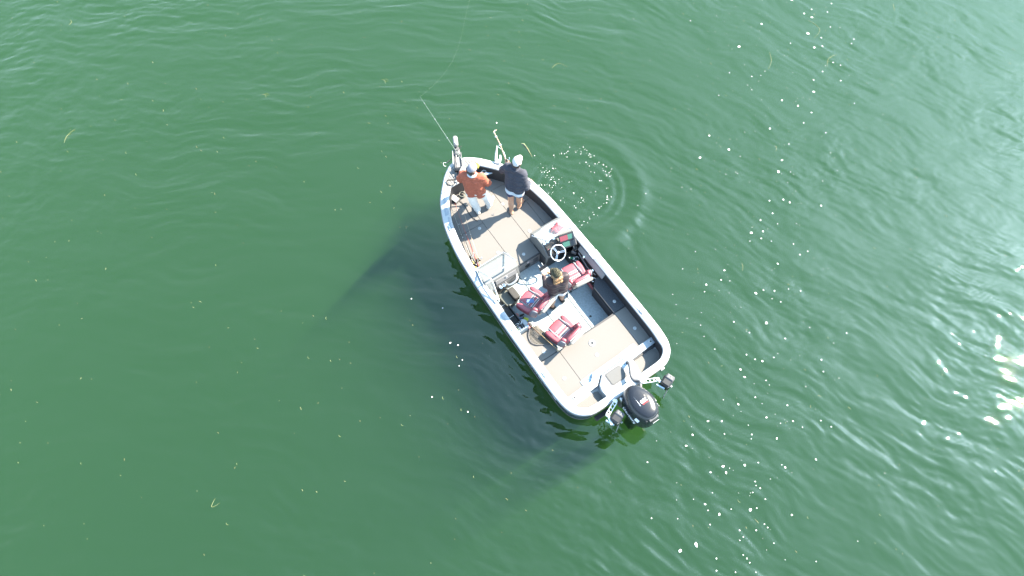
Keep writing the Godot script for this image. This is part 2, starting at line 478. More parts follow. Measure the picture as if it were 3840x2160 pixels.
func wave_setup():
	for k in [["long", 4, 1.0], ["mid", 5, 1.0], ["fine", 6, 1.0], ["patch", 7, 1.0], ["warp", 8, 1.0]]:
		var n := FastNoiseLite.new(); n.seed = k[1]; n.frequency = k[2]; n.fractal_octaves = 2
		n.noise_type = FastNoiseLite.TYPE_SIMPLEX_SMOOTH
		wave[k[0]] = n

func water_height(x: float, z: float) -> float:
	# crests run from the far side down to the open water on starboard; the boat leaves a lee on its port side
	var wx: float = x + 0.35 * wave.warp.get_noise_2d(x * 0.3, z * 0.3)
	var wz: float = z + 0.35 * wave.warp.get_noise_2d(x * 0.3 + 40.0, z * 0.3)
	# the crests swing from nearly level far off port to slanting off starboard
	var turn := lerpf(0.12, 0.56, smooth01(-9.0, 6.0, x))
	var u := wx * cos(turn) + wz * sin(turn)
	var v := -wx * sin(turn) + wz * cos(turn)
	var open := maxf(smooth01(1.0, 8.0, x), 0.85 * smooth01(-9.0, -14.0, z))
	var pt: float = 0.6 + 0.9 * wave.patch.get_noise_2d(x * 0.16, z * 0.22)
	# lee of the hull
	var lee := 1.0 - 0.30 * smooth01(7.0, 1.0, Vector2(x + 3.5, z + 4.0).length())
	var a: float = lerpf(1.05, 0.66, smooth01(0.0, 6.0, x)) * (0.85 + 0.25 * open) * clampf(pt + 0.30, 0.55, 1.25) * lee
	var h: float = 0.022 * wave.long.get_noise_2d(u * 0.30, v * 0.85)
	var m1: float = wave.mid.get_noise_2d(u * 0.85, v * 2.9)
	var m2: float = wave.mid.get_noise_2d(u * 0.75 + v * 0.6 + 31.0, v * 2.4 - u * 0.5)
	h += a * (0.0135 * m1 + 0.009 * m2 - 0.006 * absf(m2))
	h += a * 0.0092 * wave.fine.get_noise_2d(u * 1.9 + 9.0, v * 5.6)
	h += a * 0.0050 * wave.fine.get_noise_2d(u * 4.4 - 15.0, v * 10.5)
	# rings spreading from the splash beside the bow
	var d := Vector2(x, z).distance_to(RING_C)
	if d < 2.6:
		h += 0.046 * exp(-pow((d - 1.42) / 0.19, 2.0)) * (0.35 + 0.65 * smooth01(-0.4, 0.8, (x - RING_C.x)))
		h += 0.010 * sin(d * 27.0) * exp(-pow((d - 0.92) / 0.28, 2.0))
		h += 0.010 * exp(-pow(d / 0.75, 4.0)) * wave.fine.get_noise_2d(x * 5.0, z * 5.0)
	return h

func build_water():
	wave_setup()
	var root := Node3D.new(); root.name = "water"; add_child(root); root.set_meta("kind", "structure")
	root.set_meta("label", "rippled green lake water around the boat"); root.set_meta("category", "water")
	var x0 := -16.0; var x1 := 16.0; var z0 := -17.0; var z1 := 1.8
	var nx := 800; var nz := 470
	var v := PackedVector3Array(); var nr := PackedVector3Array(); var uv := PackedVector2Array(); var ix := PackedInt32Array()
	var hh := PackedFloat32Array(); hh.resize((nx + 3) * (nz + 3))
	var sx := (x1 - x0) / nx; var sz := (z1 - z0) / nz
	for j in nz + 3:
		for i in nx + 3:
			var e := minf(minf(i - 1, nx + 1 - i), minf(j - 1, nz + 1 - j)) / 12.0
			hh[j * (nx + 3) + i] = water_height(x0 + sx * (i - 1), z0 + sz * (j - 1)) * clampf(e, 0.0, 1.0)
	for j in nz + 1:
		for i in nx + 1:
			var at := (j + 1) * (nx + 3) + i + 1
			var x := x0 + sx * i; var z := z0 + sz * j
			v.append(Vector3(x, hh[at], z))
			nr.append(Vector3((hh[at - 1] - hh[at + 1]) / (2 * sx), 1.0, (hh[at - nx - 3] - hh[at + nx + 3]) / (2 * sz)).normalized())
			uv.append(Vector2((x * 0.88 + z * 0.47) * 0.22, (-x * 0.47 + z * 0.88) * 0.48))
	for j in nz:
		for i in nx:
			var a := j * (nx + 1) + i
			ix.append_array(PackedInt32Array([a, a + 1, a + nx + 1, a + 1, a + nx + 2, a + nx + 1]))
	# flat sheets from the rippled part out to the horizon
	var far := 900.0
	for q in [[-far, -far, far, z0], [-far, z1, far, far], [-far, z0, x0, z1], [x1, z0, far, z1]]:
		var b := v.size()
		for p in [[q[0], q[1]], [q[2], q[1]], [q[2], q[3]], [q[0], q[3]]]:
			v.append(Vector3(p[0], 0.0, p[1])); nr.append(Vector3.UP)
			uv.append(Vector2((p[0] * 0.88 + p[1] * 0.47) * 0.22, (-p[0] * 0.47 + p[1] * 0.88) * 0.48))
		ix.append_array(PackedInt32Array([b, b + 1, b + 2, b, b + 2, b + 3]))
	var ar := []; ar.resize(Mesh.ARRAY_MAX)
	ar[Mesh.ARRAY_VERTEX] = v; ar[Mesh.ARRAY_NORMAL] = nr; ar[Mesh.ARRAY_TEX_UV] = uv; ar[Mesh.ARRAY_INDEX] = ix
	var me := ArrayMesh.new(); me.add_surface_from_arrays(Mesh.PRIMITIVE_TRIANGLES, ar)
	var m := StandardMaterial3D.new(); m.resource_name = "water_surface"
	m.albedo_color = Color(0.02, 0.10, 0.05, 0.0); m.transparency = BaseMaterial3D.TRANSPARENCY_ALPHA
	m.roughness = 0.012; m.metallic_specular = 0.50
	part(root, "water_surface", me, m)
	var fv := FogVolume.new(); fv.name = "water_body"; fv.shape = RenderingServer.FOG_VOLUME_SHAPE_BOX
	fv.size = Vector3(160, 9, 160); fv.position = Vector3(0, -4.56, -8)
	var fm := FogMaterial.new(); fm.albedo = Color(0.0505, 0.162, 0.0405).linear_to_srgb(); fm.density = 0.42; fv.material = fm
	root.add_child(fv)
	var bed := PlaneMesh.new(); bed.size = Vector2(1800, 1800)
	part(root, "lake_bed", bed, M.bed, Vector3(0, -9.2, 0))

func fleck_mesh(seed_: int) -> ArrayMesh:
	var r := RandomNumberGenerator.new(); r.seed = seed_
	var g := G.new()
	var rings := []
	var w := []
	for i in 9: w.append(r.randf_range(0.75, 1.2) * (1.35 if i % 5 == seed_ % 5 else 1.0))
	for k in [[1.0, 0.0], [0.85, 0.35], [0.4, 0.55]]:
		var ring := PackedVector3Array()
		for i in 9:
			var a := TAU * i / 9
			ring.append(Vector3(cos(a) * k[0] * w[i], k[1] * 0.45, sin(a) * k[0] * w[i] * 0.8))
		rings.append(ring)
	g.loft(rings, true, true, true)
	return g.done()

func strip_mesh(seed_: int) -> ArrayMesh:
	var r := RandomNumberGenerator.new(); r.seed = seed_
	var b := r.randf_range(-0.25, 0.25)
	var g := G.new()
	g.tube([Vector3(-0.5, 0, 0), Vector3(-0.15, 0.02, b), Vector3(0.2, 0.0, b * 0.9), Vector3(0.5, 0.01, r.randf_range(-0.2, 0.2))], [0.05, 0.09, 0.08, 0.04], 4)
	return g.done()

func scatter(called: String, label: String, category: String, mesh: Mesh, m: Material, xf: Array):
	var mm := MultiMesh.new(); mm.transform_format = MultiMesh.TRANSFORM_3D; mm.mesh = mesh; mm.instance_count = xf.size()
	for i in xf.size(): mm.set_instance_transform(i, xf[i])
	var o := MultiMeshInstance3D.new(); o.name = numbered(called); o.multimesh = mm; o.material_override = m
	add_child(o); tag(o, label, category); o.set_meta("kind", "stuff")

func at_water(x: float, z: float, lift := 0.0) -> Vector3:
	return Vector3(x, water_height(x, z) + lift, z)

func in_boat(x: float, z: float) -> bool:
	var p := BT.affine_inverse() * Vector3(x, 0, z)
	return absf(p.x) < 1.3 and p.z > -3.5 and p.z < 3.6

func build_flecks():
	rng.seed = 404
	var meshes := []
	for i in 5: meshes.append(fleck_mesh(i + 1))
	var small := []
	var ringb := []
	var f := FLECKS
	for i in range(0, f.size(), 3):
		var x: float = f[i]; var z: float = f[i + 1]; var r: float = f[i + 2] * 0.00068
		if in_boat(x, z): continue
		var b := Basis(Vector3.UP, rng.randf() * TAU).scaled(Vector3(r, r, r))
		if Vector2(x, z).distance_to(RING_C) < 1.35:
			ringb.append(Transform3D(b.scaled(Vector3.ONE * 0.62), at_water(x, z, 0.001)))
			for q in 2:
				var s := rng.randf_range(0.2, 0.55)
				var x2 := x + rng.randfn(0, 0.05); var z2 := z + rng.randfn(0, 0.05)
				ringb.append(Transform3D(b.scaled(Vector3.ONE * s), at_water(x2, z2, 0.001)))
		elif r >= 0.0155:
			var o := MeshInstance3D.new(); o.name = numbered("foam_fleck"); o.mesh = meshes[i % 5]; o.material_override = M.foam
			add_child(o); o.transform = Transform3D(b, at_water(x, z, 0.001))
			tag(o, "white foam fleck floating on the green water", "foam", "foam flecks drifting on the lake")
		else:
			small.append(Transform3D(b, at_water(x, z, 0.001)))
	# the drift line of foam on the starboard side
	var band := [Vector2(5.52, -14.6), Vector2(6.03, -11.86), Vector2(6.11, -9.46), Vector2(5.06, -7.32), Vector2(4.23, -5.42), Vector2(4.23, -3.71), Vector2(3.92, -2.16), Vector2(4.09, -0.49)]
	for i in 260:
		var t := rng.randf() * 6.99
		var p: Vector2 = band[int(t)].lerp(band[int(t) + 1], fposmod(t, 1.0)) + Vector2(rng.randfn(0.1, 1.3), rng.randfn(0, 0.4))
		if in_boat(p.x, p.y): continue
		var r := 0.0035 + 0.006 * pow(rng.randf(), 2.5)
		small.append(Transform3D(Basis(Vector3.UP, rng.randf() * TAU).scaled(Vector3.ONE * r), at_water(p.x, p.y, 0.0005)))
	scatter("foam_specks", "tiny white foam specks scattered along a drift line", "foam", meshes[1], M.foam, small)
	scatter("splash_bubbles", "ring of white bubbles where something splashed beside the bow", "bubbles", meshes[2], M.foam, ringb)
	# bits of cut weed all over the surface
	for kind in 3:
		var bits := []
		for i in 210:
			var x := rng.randf_range(-14, 14); var z := rng.randf_range(-15, 0.5)
			if in_boat(x, z): continue
			var l := 0.015 + 0.055 * pow(rng.randf(), 2.2)
			var yaw := -0.9 + rng.randfn(0, 0.5)
			bits.append(Transform3D(Basis(Vector3.UP, yaw) * Basis.from_scale(Vector3(l, maxf(l * 0.6, 0.03), maxf(l * 0.8, 0.055))), at_water(x, z, rng.randf_range(-0.12, 0.001) if kind > 0 else 0.0)))
		scatter("weed_bits", ["pale yellow snippets of cut weed floating all over the water", "greenish weed snippets hanging just under the surface", "dull brown weed crumbs drifting under the surface"][kind], "weed", strip_mesh(kind + 3), [M.weed_pale, M.weed, M.weed_dull][kind], bits)
	# longer strands one can tell apart
	var labels := ["long pale weed strand curled beside a large foam fleck", "thin curved weed strand floating alone beyond the drift line", "short straight weed stalk floating near the drift line", "bent weed stalk floating off the starboard quarter", "stiff pale reed stalk floating in the rippled water", "forked weed strand floating in the rippled water", "bent weed stalk floating beyond the port bow", "branching weed sprig with leaflets floating off port", "curled weed tendril forming an open loop on calm water", "yellow weed knot floating beyond the port bow", "faint weed strand arched over calm water ahead of the boat", "small forked weed sprig ahead of the boat"]
	var ws := [[7.74, -13.88, 7.78, -13.26, 0.22], [6.54, -12.73, 6.42, -12.2, 0.06], [6.21, -9.88, 6.2, -9.70, 0.03], [4.98, -6.76, 4.97, -6.56, 0.02], [10.09, -14.45, 10.07, -14.22, 0.0], [7.93, -12.3, 8.24, -12.68, 0.1], [-11.56, -13.9, -11.52, -13.7, 0.05], [-10.6, -9.95, -10.45, -10.35, 0.06], [-5.53, -1.82, -5.43, -1.74, -0.14], [-6.15, -11.4, -6.03, -11.3, 0.04], [1.0, -12.25, 1.38, -12.3, 0.14], [-3.25, -11.9, -3.15, -11.75, 0.04]]
	for i in ws.size():
		var w: Array = ws[i]
		var a := Vector2(w[0], w[1]); var c := Vector2(w[2], w[3])
		var sd := (c - a).normalized().orthogonal() * float(w[4])
		var pts := []
		for k in 9:
			var t := k / 8.0
			var p := a.lerp(c, t) + sd * sin(t * PI)
			pts.append(at_water(p.x, p.y, 0.002))
		var root := Node3D.new(); root.name = numbered("weed_strand"); add_child(root)
		root.position = pts[0]
		for k in 9: pts[k] -= root.position
		tag(root, labels[i], "weed strand", "weed strands floating on the lake")
		part(root, "stem", m_tube(pts, [0.002, 0.003, 0.004, 0.004, 0.004, 0.003, 0.003, 0.002, 0.0015], 5), M.weed_pale)
		if i in [5, 7, 9, 11]:
			for k in [2, 4, 6]:
				var p: Vector3 = pts[k]
				part(root, "leaflet", m_tube([p, p + Vector3(0.05, 0.0, -0.03), p + Vector3(0.09, 0.0, -0.035)], [0.002, 0.004, 0.002], 4), M.weed)
	# a yellowish leaf-like weed hanging under the surface off the bow
	var leaf := Node3D.new(); leaf.name = "sunken_weed"; add_child(leaf); leaf.position = Vector3(0.25, -0.1, -9.95)
	tag(leaf, "yellowish leafy weed hanging just under the surface ahead of the bow", "weed")
	for k in 4:
		var d := Vector3(0.13 + 0.03 * k, -0.05 * k, 0.10 + 0.05 * k)
		var s := Vector3(-0.03 + 0.015 * k, 0, -0.05 + 0.01 * k)
		part(leaf, "blade", m_tube([s, s + d * 0.4 + Vector3(0.01, 0, -0.02), s + d], [0.012, 0.03, 0.004], 6), M.weed_dull if k % 2 else M.weed_pale)

# ------------------------------------------------------------------ the boat
const OUTLINE := [[0.0, -3.42], [0.12, -3.40], [0.24, -3.345], [0.42, -3.20], [0.555, -3.05], [0.69, -2.89], [0.83, -2.70], [0.95, -2.45], [1.05, -2.20], [1.115, -1.95], [1.185, -1.55], [1.215, -1.15], [1.235, -0.70], [1.25, 0.0], [1.257, 0.60], [1.257, 1.30], [1.255, 1.90], [1.24, 2.20], [1.20, 2.42], [1.11, 2.58], [0.97, 2.69], [0.80, 2.74], [0.40, 2.75], [0.0, 2.75]]
const DECK := 0.45
const FLOOR := 0.12
var shape2 := PackedVector2Array()
var shape_n := PackedVector2Array()
var inner_poly := PackedVector2Array()

func sheer(z: float) -> float:
	return 0.72 + 0.13 * smooth01(-0.5, -3.0, z)

func make_outline():
	var half := []
	for o in OUTLINE: half.append(Vector3(o[0], 0, o[1]))
	half = curve(half, 4)
	for p in half: shape2.append(Vector2(p.x, p.z))
	for i in range(half.size() - 2, 0, -1): shape2.append(Vector2(-half[i].x, half[i].z))
	var n := shape2.size()
	for i in n:
		var d := (shape2[(i + 1) % n] - shape2[(i + n - 1) % n]).normalized()
		shape_n.append(Vector2(d.y, -d.x))

func lip(i: int) -> float:
	return lerpf(0.17, 0.13, smooth01(2.3, 2.6, shape2[i].y))

func inner_at(i: int, extra := 0.0) -> Vector2:
	var q := shape2[i] - shape_n[i] * (lip(i) + extra)
	var lim := lerpf(-2.90, -3.04, smooth01(-0.1, 0.25, q.x)) + extra
	if shape2[i].y < lim or q.y < lim:
		q.y = maxf(q.y, lim)
		q.x = clampf(q.x, -0.56, 0.56) if absf(shape2[i].x) > 0.3 else q.x
	return q

func hull_ring(inset: float, y, dy := 0.0) -> PackedVector3Array:
	var r := PackedVector3Array()
	for i in shape2.size():
		var p := shape2[i]
		var bowness := smooth01(-1.5, -3.3, p.y)
		var q := p - shape_n[i] * inset * (1.0 + 0.6 * bowness)
		r.append(Vector3(q.x, sheer(p.y) + dy if y == null else float(y), q.y))
	return r

func inner_ring(extra: float, dy: float, y = null) -> PackedVector3Array:
	var r := PackedVector3Array()
	for i in shape2.size():
		var q := inner_at(i, extra)
		r.append(Vector3(q.x, sheer(shape2[i].y) + dy if y == null else float(y), q.y))
	return r

func panel(parent: Node, called: String, poly: PackedVector2Array, y: float, m: Material, thick := 0.02, gap := 0.003, clip := true, bev := 0.004) -> MeshInstance3D:
	var got := Geometry2D.intersect_polygons(poly, inner_poly) if clip else [poly]
	var p: PackedVector2Array = got[0]
	var ins := Geometry2D.offset_polygon(p, -gap, Geometry2D.JOIN_MITER)
	var g := G.new()
	g.prism(ins[0] if ins.size() else p, y - thick, y, bev)
	return part(parent, called, g.done(), m)

func latch(parent: Node, x: float, z: float, y: float):
	var g := G.new()
	g.lathe([[0.036, 0.0], [0.036, 0.004], [0.030, 0.007], [0.012, 0.006]], Vector3(x, y, z), 14)
	var o := part(parent, "latch", g.done(), M.gel_white)
	part(o, "pull_ring", m_box(Vector3(0.028, 0.004, 0.010), 0.0015, Vector3(x, y + 0.009, z)), M.mid_grey)

func build_boat() -> Node3D:
	make_outline()
	for i in shape2.size(): inner_poly.append(inner_at(i, 0.003))
	inner_poly = Geometry2D.merge_polygons(inner_poly, PackedVector2Array())[0]
	var b := Node3D.new(); b.name = "fishing_boat"; add_child(b); b.transform = BT
	tag(b, "open aluminium fishing boat with white gunwales and dark blue sides", "boat")
	# hull
	var g := G.new()
	g.loft([hull_ring(0.0, null, -0.03), hull_ring(0.012, null, -0.16)], true, false, false, 1)
	part(b, "hull_side", g.done(), M.navy)
	g = G.new()
	g.loft([hull_ring(0.006, null, -0.16), hull_ring(0.014, null, -0.20)], true, false, false, 1)
	part(b, "pinstripe", g.done(), M.pale_plastic)
	g = G.new()
	g.loft([hull_ring(0.016, null, -0.195), hull_ring(0.035, 0.30), hull_ring(0.055, 0.22)], true, false, false, 1)
	part(b, "lower_hull", g.done(), M.blue_grey)
	g = G.new()
	g.loft([hull_ring(0.045, 0.222), hull_ring(0.042, 0.20), hull_ring(0.075, 0.17)], true, false, false, 1)
	part(b, "chine", g.done(), M.mid_grey)
	g = G.new()
	g.loft([hull_ring(0.07, 0.18), hull_ring(0.13, 0.02), hull_ring(0.2, -0.1), hull_ring(0.6, -0.4)], true, false, true, 1)
	part(b, "hull_bottom", g.done(), M.navy)
	# gunwale cap
	g = G.new()
	g.loft([hull_ring(-0.012, null, -0.045), hull_ring(-0.014, null, -0.018), hull_ring(0.004, null, -0.002), hull_ring(0.03, null, 0.0), inner_ring(-0.012, 0.0), inner_ring(0.0, -0.012), inner_ring(0.0, -0.05)], true, false, false, 1)
	part(b, "gunwale", g.done(), M.gel_white)
	g = G.new()
	g.loft([hull_ring(-0.022, null, -0.058), hull_ring(-0.024, null, -0.046), hull_ring(-0.010, null, -0.040)], true, false, false, 1)
	part(b, "rub_rail", g.done(), M.grey_plastic)
	g = G.new()
	g.loft([inner_ring(0.003, -0.03), inner_ring(0.012, 0.0, 0.08)], true, false, false, 1)
	part(b, "liner", g.done(), M.liner)
	# rail tracks let into the gunwales
	for s in [-1.0, 1.0]:
		for seg in [[-2.3, -1.2], [0.65, 1.55], [1.6, 2.2]]:
			var pts := []
			for k in 9:
				var z := lerpf(seg[0], seg[1], k / 8.0)
				pts.append(Vector3(s * (half_width(z) - 0.115), sheer(z) + 0.001, z))
			g = G.new()
			var rings := []
			for p in pts: rings.append(PackedVector3Array([p + Vector3(-0.018, 0, 0), p + Vector3(-0.014, 0.005, 0), p + Vector3(0.014, 0.005, 0), p + Vector3(0.018, 0, 0)]))
			g.loft(rings, false, false, false)
			part(b, "rail_track", g.done(), M.flake)
		# speckled non-skid patches on the gunwale
		for seg in [[-2.75, -2.35], [-1.15, -0.75], [0.1, 0.55]]:
			var rings := []
			for k in 7:
				var z := lerpf(seg[0], seg[1], k / 6.0)
				var w := half_width(z)
				rings.append(PackedVector3Array([Vector3(s * (w - 0.05), sheer(z) + 0.001, z), Vector3(s * (w - 0.052), sheer(z) + 0.004, z), Vector3(s * (w - 0.145), sheer(z) + 0.004, z), Vector3(s * (w - 0.147), sheer(z) + 0.001, z)]))
			g = G.new(); g.loft(rings, false, false, false)
			part(b, "grip_patch", g.done(), M.flake)
		# cleats and rod sockets
		for z in [-2.05, 1.62]:
			cleat(b, s * (half_width(z) - 0.085), z)
		for z in [-0.88, 0.28, 1.05]:
			g = G.new(); g.lathe([[0.034, 0.0], [0.034, 0.006], [0.024, 0.010], [0.020, 0.004]], Vector3(s * (half_width(z) - 0.06), sheer(z), z), 14)
			part(b, "rail_cap", g.done(), M.pale_plastic)
	# hull lettering on both sides
	for s in [-1.0, 1.0]:
		var t := part(b, "lettering", lettering("RANGER", 0.085, 0.003), M.letter)
		t.position = Vector3(s * 1.262, 0.615, 1.50)
		t.rotation_degrees = Vector3(0, 90 * s, 0)
		t.scale = Vector3(1.15, 1.0, 1.0)
		for z in [1.86, 2.06]:
			part(b, "hull_badge", m_box(Vector3(0.004, 0.062, 0.13), 0.001), M.letter, Vector3(s * 1.2585, 0.615, z))
	# bow platform pad
	var pad := PackedVector2Array()
	for i in shape2.size():
		var q := shape2[i] - shape_n[i] * 0.055
		if q.y < -2.93: pad.append(q)
	pad = Geometry2D.intersect_polygons(pad_close(pad), PackedVector2Array([Vector2(-0.8, -3.42), Vector2(0.36, -3.42), Vector2(0.36, -3.09), Vector2(0.25, -3.075), Vector2(-0.12, -2.925), Vector2(-0.8, -2.925)]))[0]
	var pd := part(b, "bow_pad", m_prism(pad, 0.846, 0.853, 0.002), M.pad_groove)
	for k in 22:
		var x := -0.78 + k * 0.055
		var pcs := Geometry2D.intersect_polygons(pad, rect(x, -3.5, x + 0.047, -2.8))
		for pc in pcs: part(pd, "pad_strip", m_prism(pc, 0.852, 0.8585, 0.002), M.foam_pad)
	# deck structure under the panels
	var fore := Geometry2D.intersect_polygons(inner_poly, rect(-2, -4, 2, -0.69))[0]
	part(b, "deck_base", m_prism(fore, 0.36, DECK - 0.012), M.seam)
	part(b, "floor_base", m_prism(Geometry2D.intersect_polygons(inner_poly, rect(-2, -0.75, 2, 2.75))[0], 0.07, FLOOR - 0.010), M.seam)
	var aft := PackedVector2Array([Vector2(-1.2, 0.62), Vector2(-0.62, 0.62), Vector2(-0.62, 1.31), Vector2(-0.14, 1.29), Vector2(0.80, 1.27), Vector2(0.79, 0.60), Vector2(0.93, 0.45), Vector2(1.2, 0.45), Vector2(1.2, 2.3), Vector2(-1.2, 2.3)])
	aft = Geometry2D.intersect_polygons(aft, inner_poly)[0]
	part(b, "aft_deck_base", m_prism(aft, 0.10, DECK - 0.012), M.liner)
	# bow deck panels
	for q in [[-1.3, -3.0, 1.3, -2.56, ""], [-1.3, -2.56, -0.26, -1.98, ""], [-1.3, -1.98, -0.26, -0.9, "port"], [-0.26, -2.56, 0.34, -0.69, ""], [0.34, -2.56, 1.3, -1.93, ""], [0.34, -1.93, 0.83, -0.9, ""], [0.83, -1.93, 1.3, -0.9, ""]]:
		panel(b, "deck_panel", rect(q[0], q[1], q[2], q[3]), DECK, M.carpet)
	for q in [[-0.396, -1.902], [0.46, -1.25], [-0.389, -1.186], [0.039, -0.856]]: latch(b, q[0], q[1], DECK)
	for q in [[0.035, -2.026], [-0.367, -2.158]]:
		g = G.new(); g.lathe([[0.03, 0.0], [0.03, 0.005], [0.022, 0.007], [0.018, 0.002]], Vector3(q[0], DECK, q[1]), 14)
		part(b, "deck_fitting", g.done(), M.grey_plastic)
	part(b, "deck_plate", m_box(Vector3(0.05, 0.006, 0.06), 0.002, Vector3(0.36, DECK + 0.003, -2.13)), M.pale_plastic)
	# rear deck panels
	for q in [[-1.3, 0.62, -0.62, 1.30], [-1.3, 1.31, -0.60, 2.22], [-0.60, 1.31, 0.80, 2.16], [0.80, 1.29, 1.3, 2.22]]:
		panel(b, "deck_panel", rect(q[0], q[1], q[2], q[3]), DECK, M.carpet)
	panel(b, "box_lid", PackedVector2Array([Vector2(0.79, 0.60), Vector2(0.93, 0.45), Vector2(1.2, 0.45), Vector2(1.2, 1.28), Vector2(0.79, 1.28)]), DECK + 0.012, M.carpet_dark, 0.03)
	g = G.new(); g.box(Vector3(0.784, 0.27, 0.94), Vector3(0.008, 0.30, 0.66), 0.002)
	part(b, "box_side", g.done(), M.carpet_dark)
	for q in [[0.945, 1.773, 0], [-0.843, 1.832, 0], [-0.028, 1.799, 0], [-0.859, 1.162, 0], [0.959, 1.081, 0.012]]: latch(b, q[0], q[1], DECK + q[2])
	g = G.new(); g.lathe([[0.068, 0.0], [0.068, 0.006], [0.060, 0.009], [0.030, 0.010], [0.026, 0.004]], Vector3(0.042, DECK, 1.55), 20)
	var sock := part(b, "seat_socket", g.done(), M.gel_white)
	g = G.new(); g.lathe([[0.025, 0.0], [0.025, 0.007]], Vector3(0.042, DECK, 1.55), 14); part(sock, "socket_hole", g.done(), M.black)
	# hatch plates with slots, port and starboard
	for q in [PackedVector2Array([Vector2(-0.63, 2.06), Vector2(-0.32, 2.04), Vector2(-0.34, 2.10), Vector2(-0.46, 2.18), Vector2(-0.63, 2.17)]), PackedVector2Array([Vector2(0.41, 2.03), Vector2(0.715, 2.01), Vector2(0.735, 2.11), Vector2(0.53, 2.125)])]:
		var o := part(b, "step_plate", m_prism(q, DECK - 0.002, DECK + 0.012, 0.003), M.blue_plate)
		var c := Vector2.ZERO
		for p in q: c += p / q.size()
		for k in 3: part(o, "slot", m_box(Vector3(0.012, 0.004, 0.05), 0.0, Vector3(c.x - 0.08 + 0.08 * k, DECK + 0.0125, c.y), Basis(Vector3.UP, 0.5)), M.black)
	# cockpit floor
	for q in [[-1.3, -0.68, -0.24, 1.32], [-0.24, -0.68, 0.33, 1.32], [0.33, -0.68, 1.3, 0.30], [0.33, 0.30, 1.3, 1.32]]:
		panel(b, "floor_panel", rect(q[0], q[1], q[2], q[3]), FLOOR, M.floor, 0.016, 0.006)
	for q in [[0.471, 0.978, 0.02], [0.468, 0.293, 0.0]]:
		g = G.new(); g.lathe([[0.024, 0.0], [0.024, 0.006], [0.014, 0.008]], Vector3(q[0], FLOOR, q[1]), 12); part(b, "floor_fitting", g.done(), M.rubber)
	# bulkhead between the walkway and the bow deck
	var bh := part(b, "bulkhead", m_box(Vector3(0.60, 0.33, 0.02), 0.003, Vector3(0.08, 0.285, -0.685)), M.mid_grey)
	for k in 9: part(bh, "grille_slat", m_box(Vector3(0.13, 0.008, 0.006), 0.001, Vector3(0.22, 0.20 + k * 0.022, -0.673)), M.grey_plastic)
	g = G.new(); g.lathe([[0.062, 0.0], [0.062, 0.012], [0.05, 0.014], [0.045, 0.004]], Vector3(0.02, 0.25, -0.675), 18, Basis(Vector3.RIGHT, PI / 2)); part(bh, "speaker", g.done(), M.black)
	part(bh, "door_handle", m_box(Vector3(0.09, 0.03, 0.02), 0.006, Vector3(0.05, 0.38, -0.668), Basis(Vector3.FORWARD, 0.2)), M.chrome)
	part(bh, "step_trim", m_box(Vector3(0.62, 0.03, 0.035), 0.006, Vector3(0.08, 0.447, -0.69)), M.liner)
	build_stern(b)
	build_port_console(b)
	build_helm(b)
	build_side_lockers(b)
	return b

func pad_close(p: PackedVector2Array) -> PackedVector2Array:
	# order the points round the bow by their x, then close along the rear edge
	var a := Array(p)
	a.sort_custom(func(s, t): return s.x < t.x)
	var out := PackedVector2Array(a)
	out.append(Vector2(a[a.size() - 1].x, -2.9)); out.append(Vector2(a[0].x, -2.9))
	return out

func half_width(z: float) -> float:
	for i in OUTLINE.size() - 1:
		if z <= OUTLINE[i + 1][1]:
			return lerpf(OUTLINE[i][0], OUTLINE[i + 1][0], inverse_lerp(OUTLINE[i][1], OUTLINE[i + 1][1], z))
	return 1.0

func cleat(b: Node, x: float, z: float):
	var y := sheer(z)
	var g := G.new()
	g.tube([Vector3(x, y + 0.028, z - 0.08), Vector3(x, y + 0.034, z - 0.03), Vector3(x, y + 0.034, z + 0.03), Vector3(x, y + 0.028, z + 0.08)], [0.006, 0.010, 0.010, 0.006], 6)
	g.tube([Vector3(x, y, z - 0.03), Vector3(x, y + 0.034, z - 0.025)], 0.009, 6)
	g.tube([Vector3(x, y, z + 0.03), Vector3(x, y + 0.034, z + 0.025)], 0.009, 6)
	part(b, "cleat", g.done(), M.chrome)

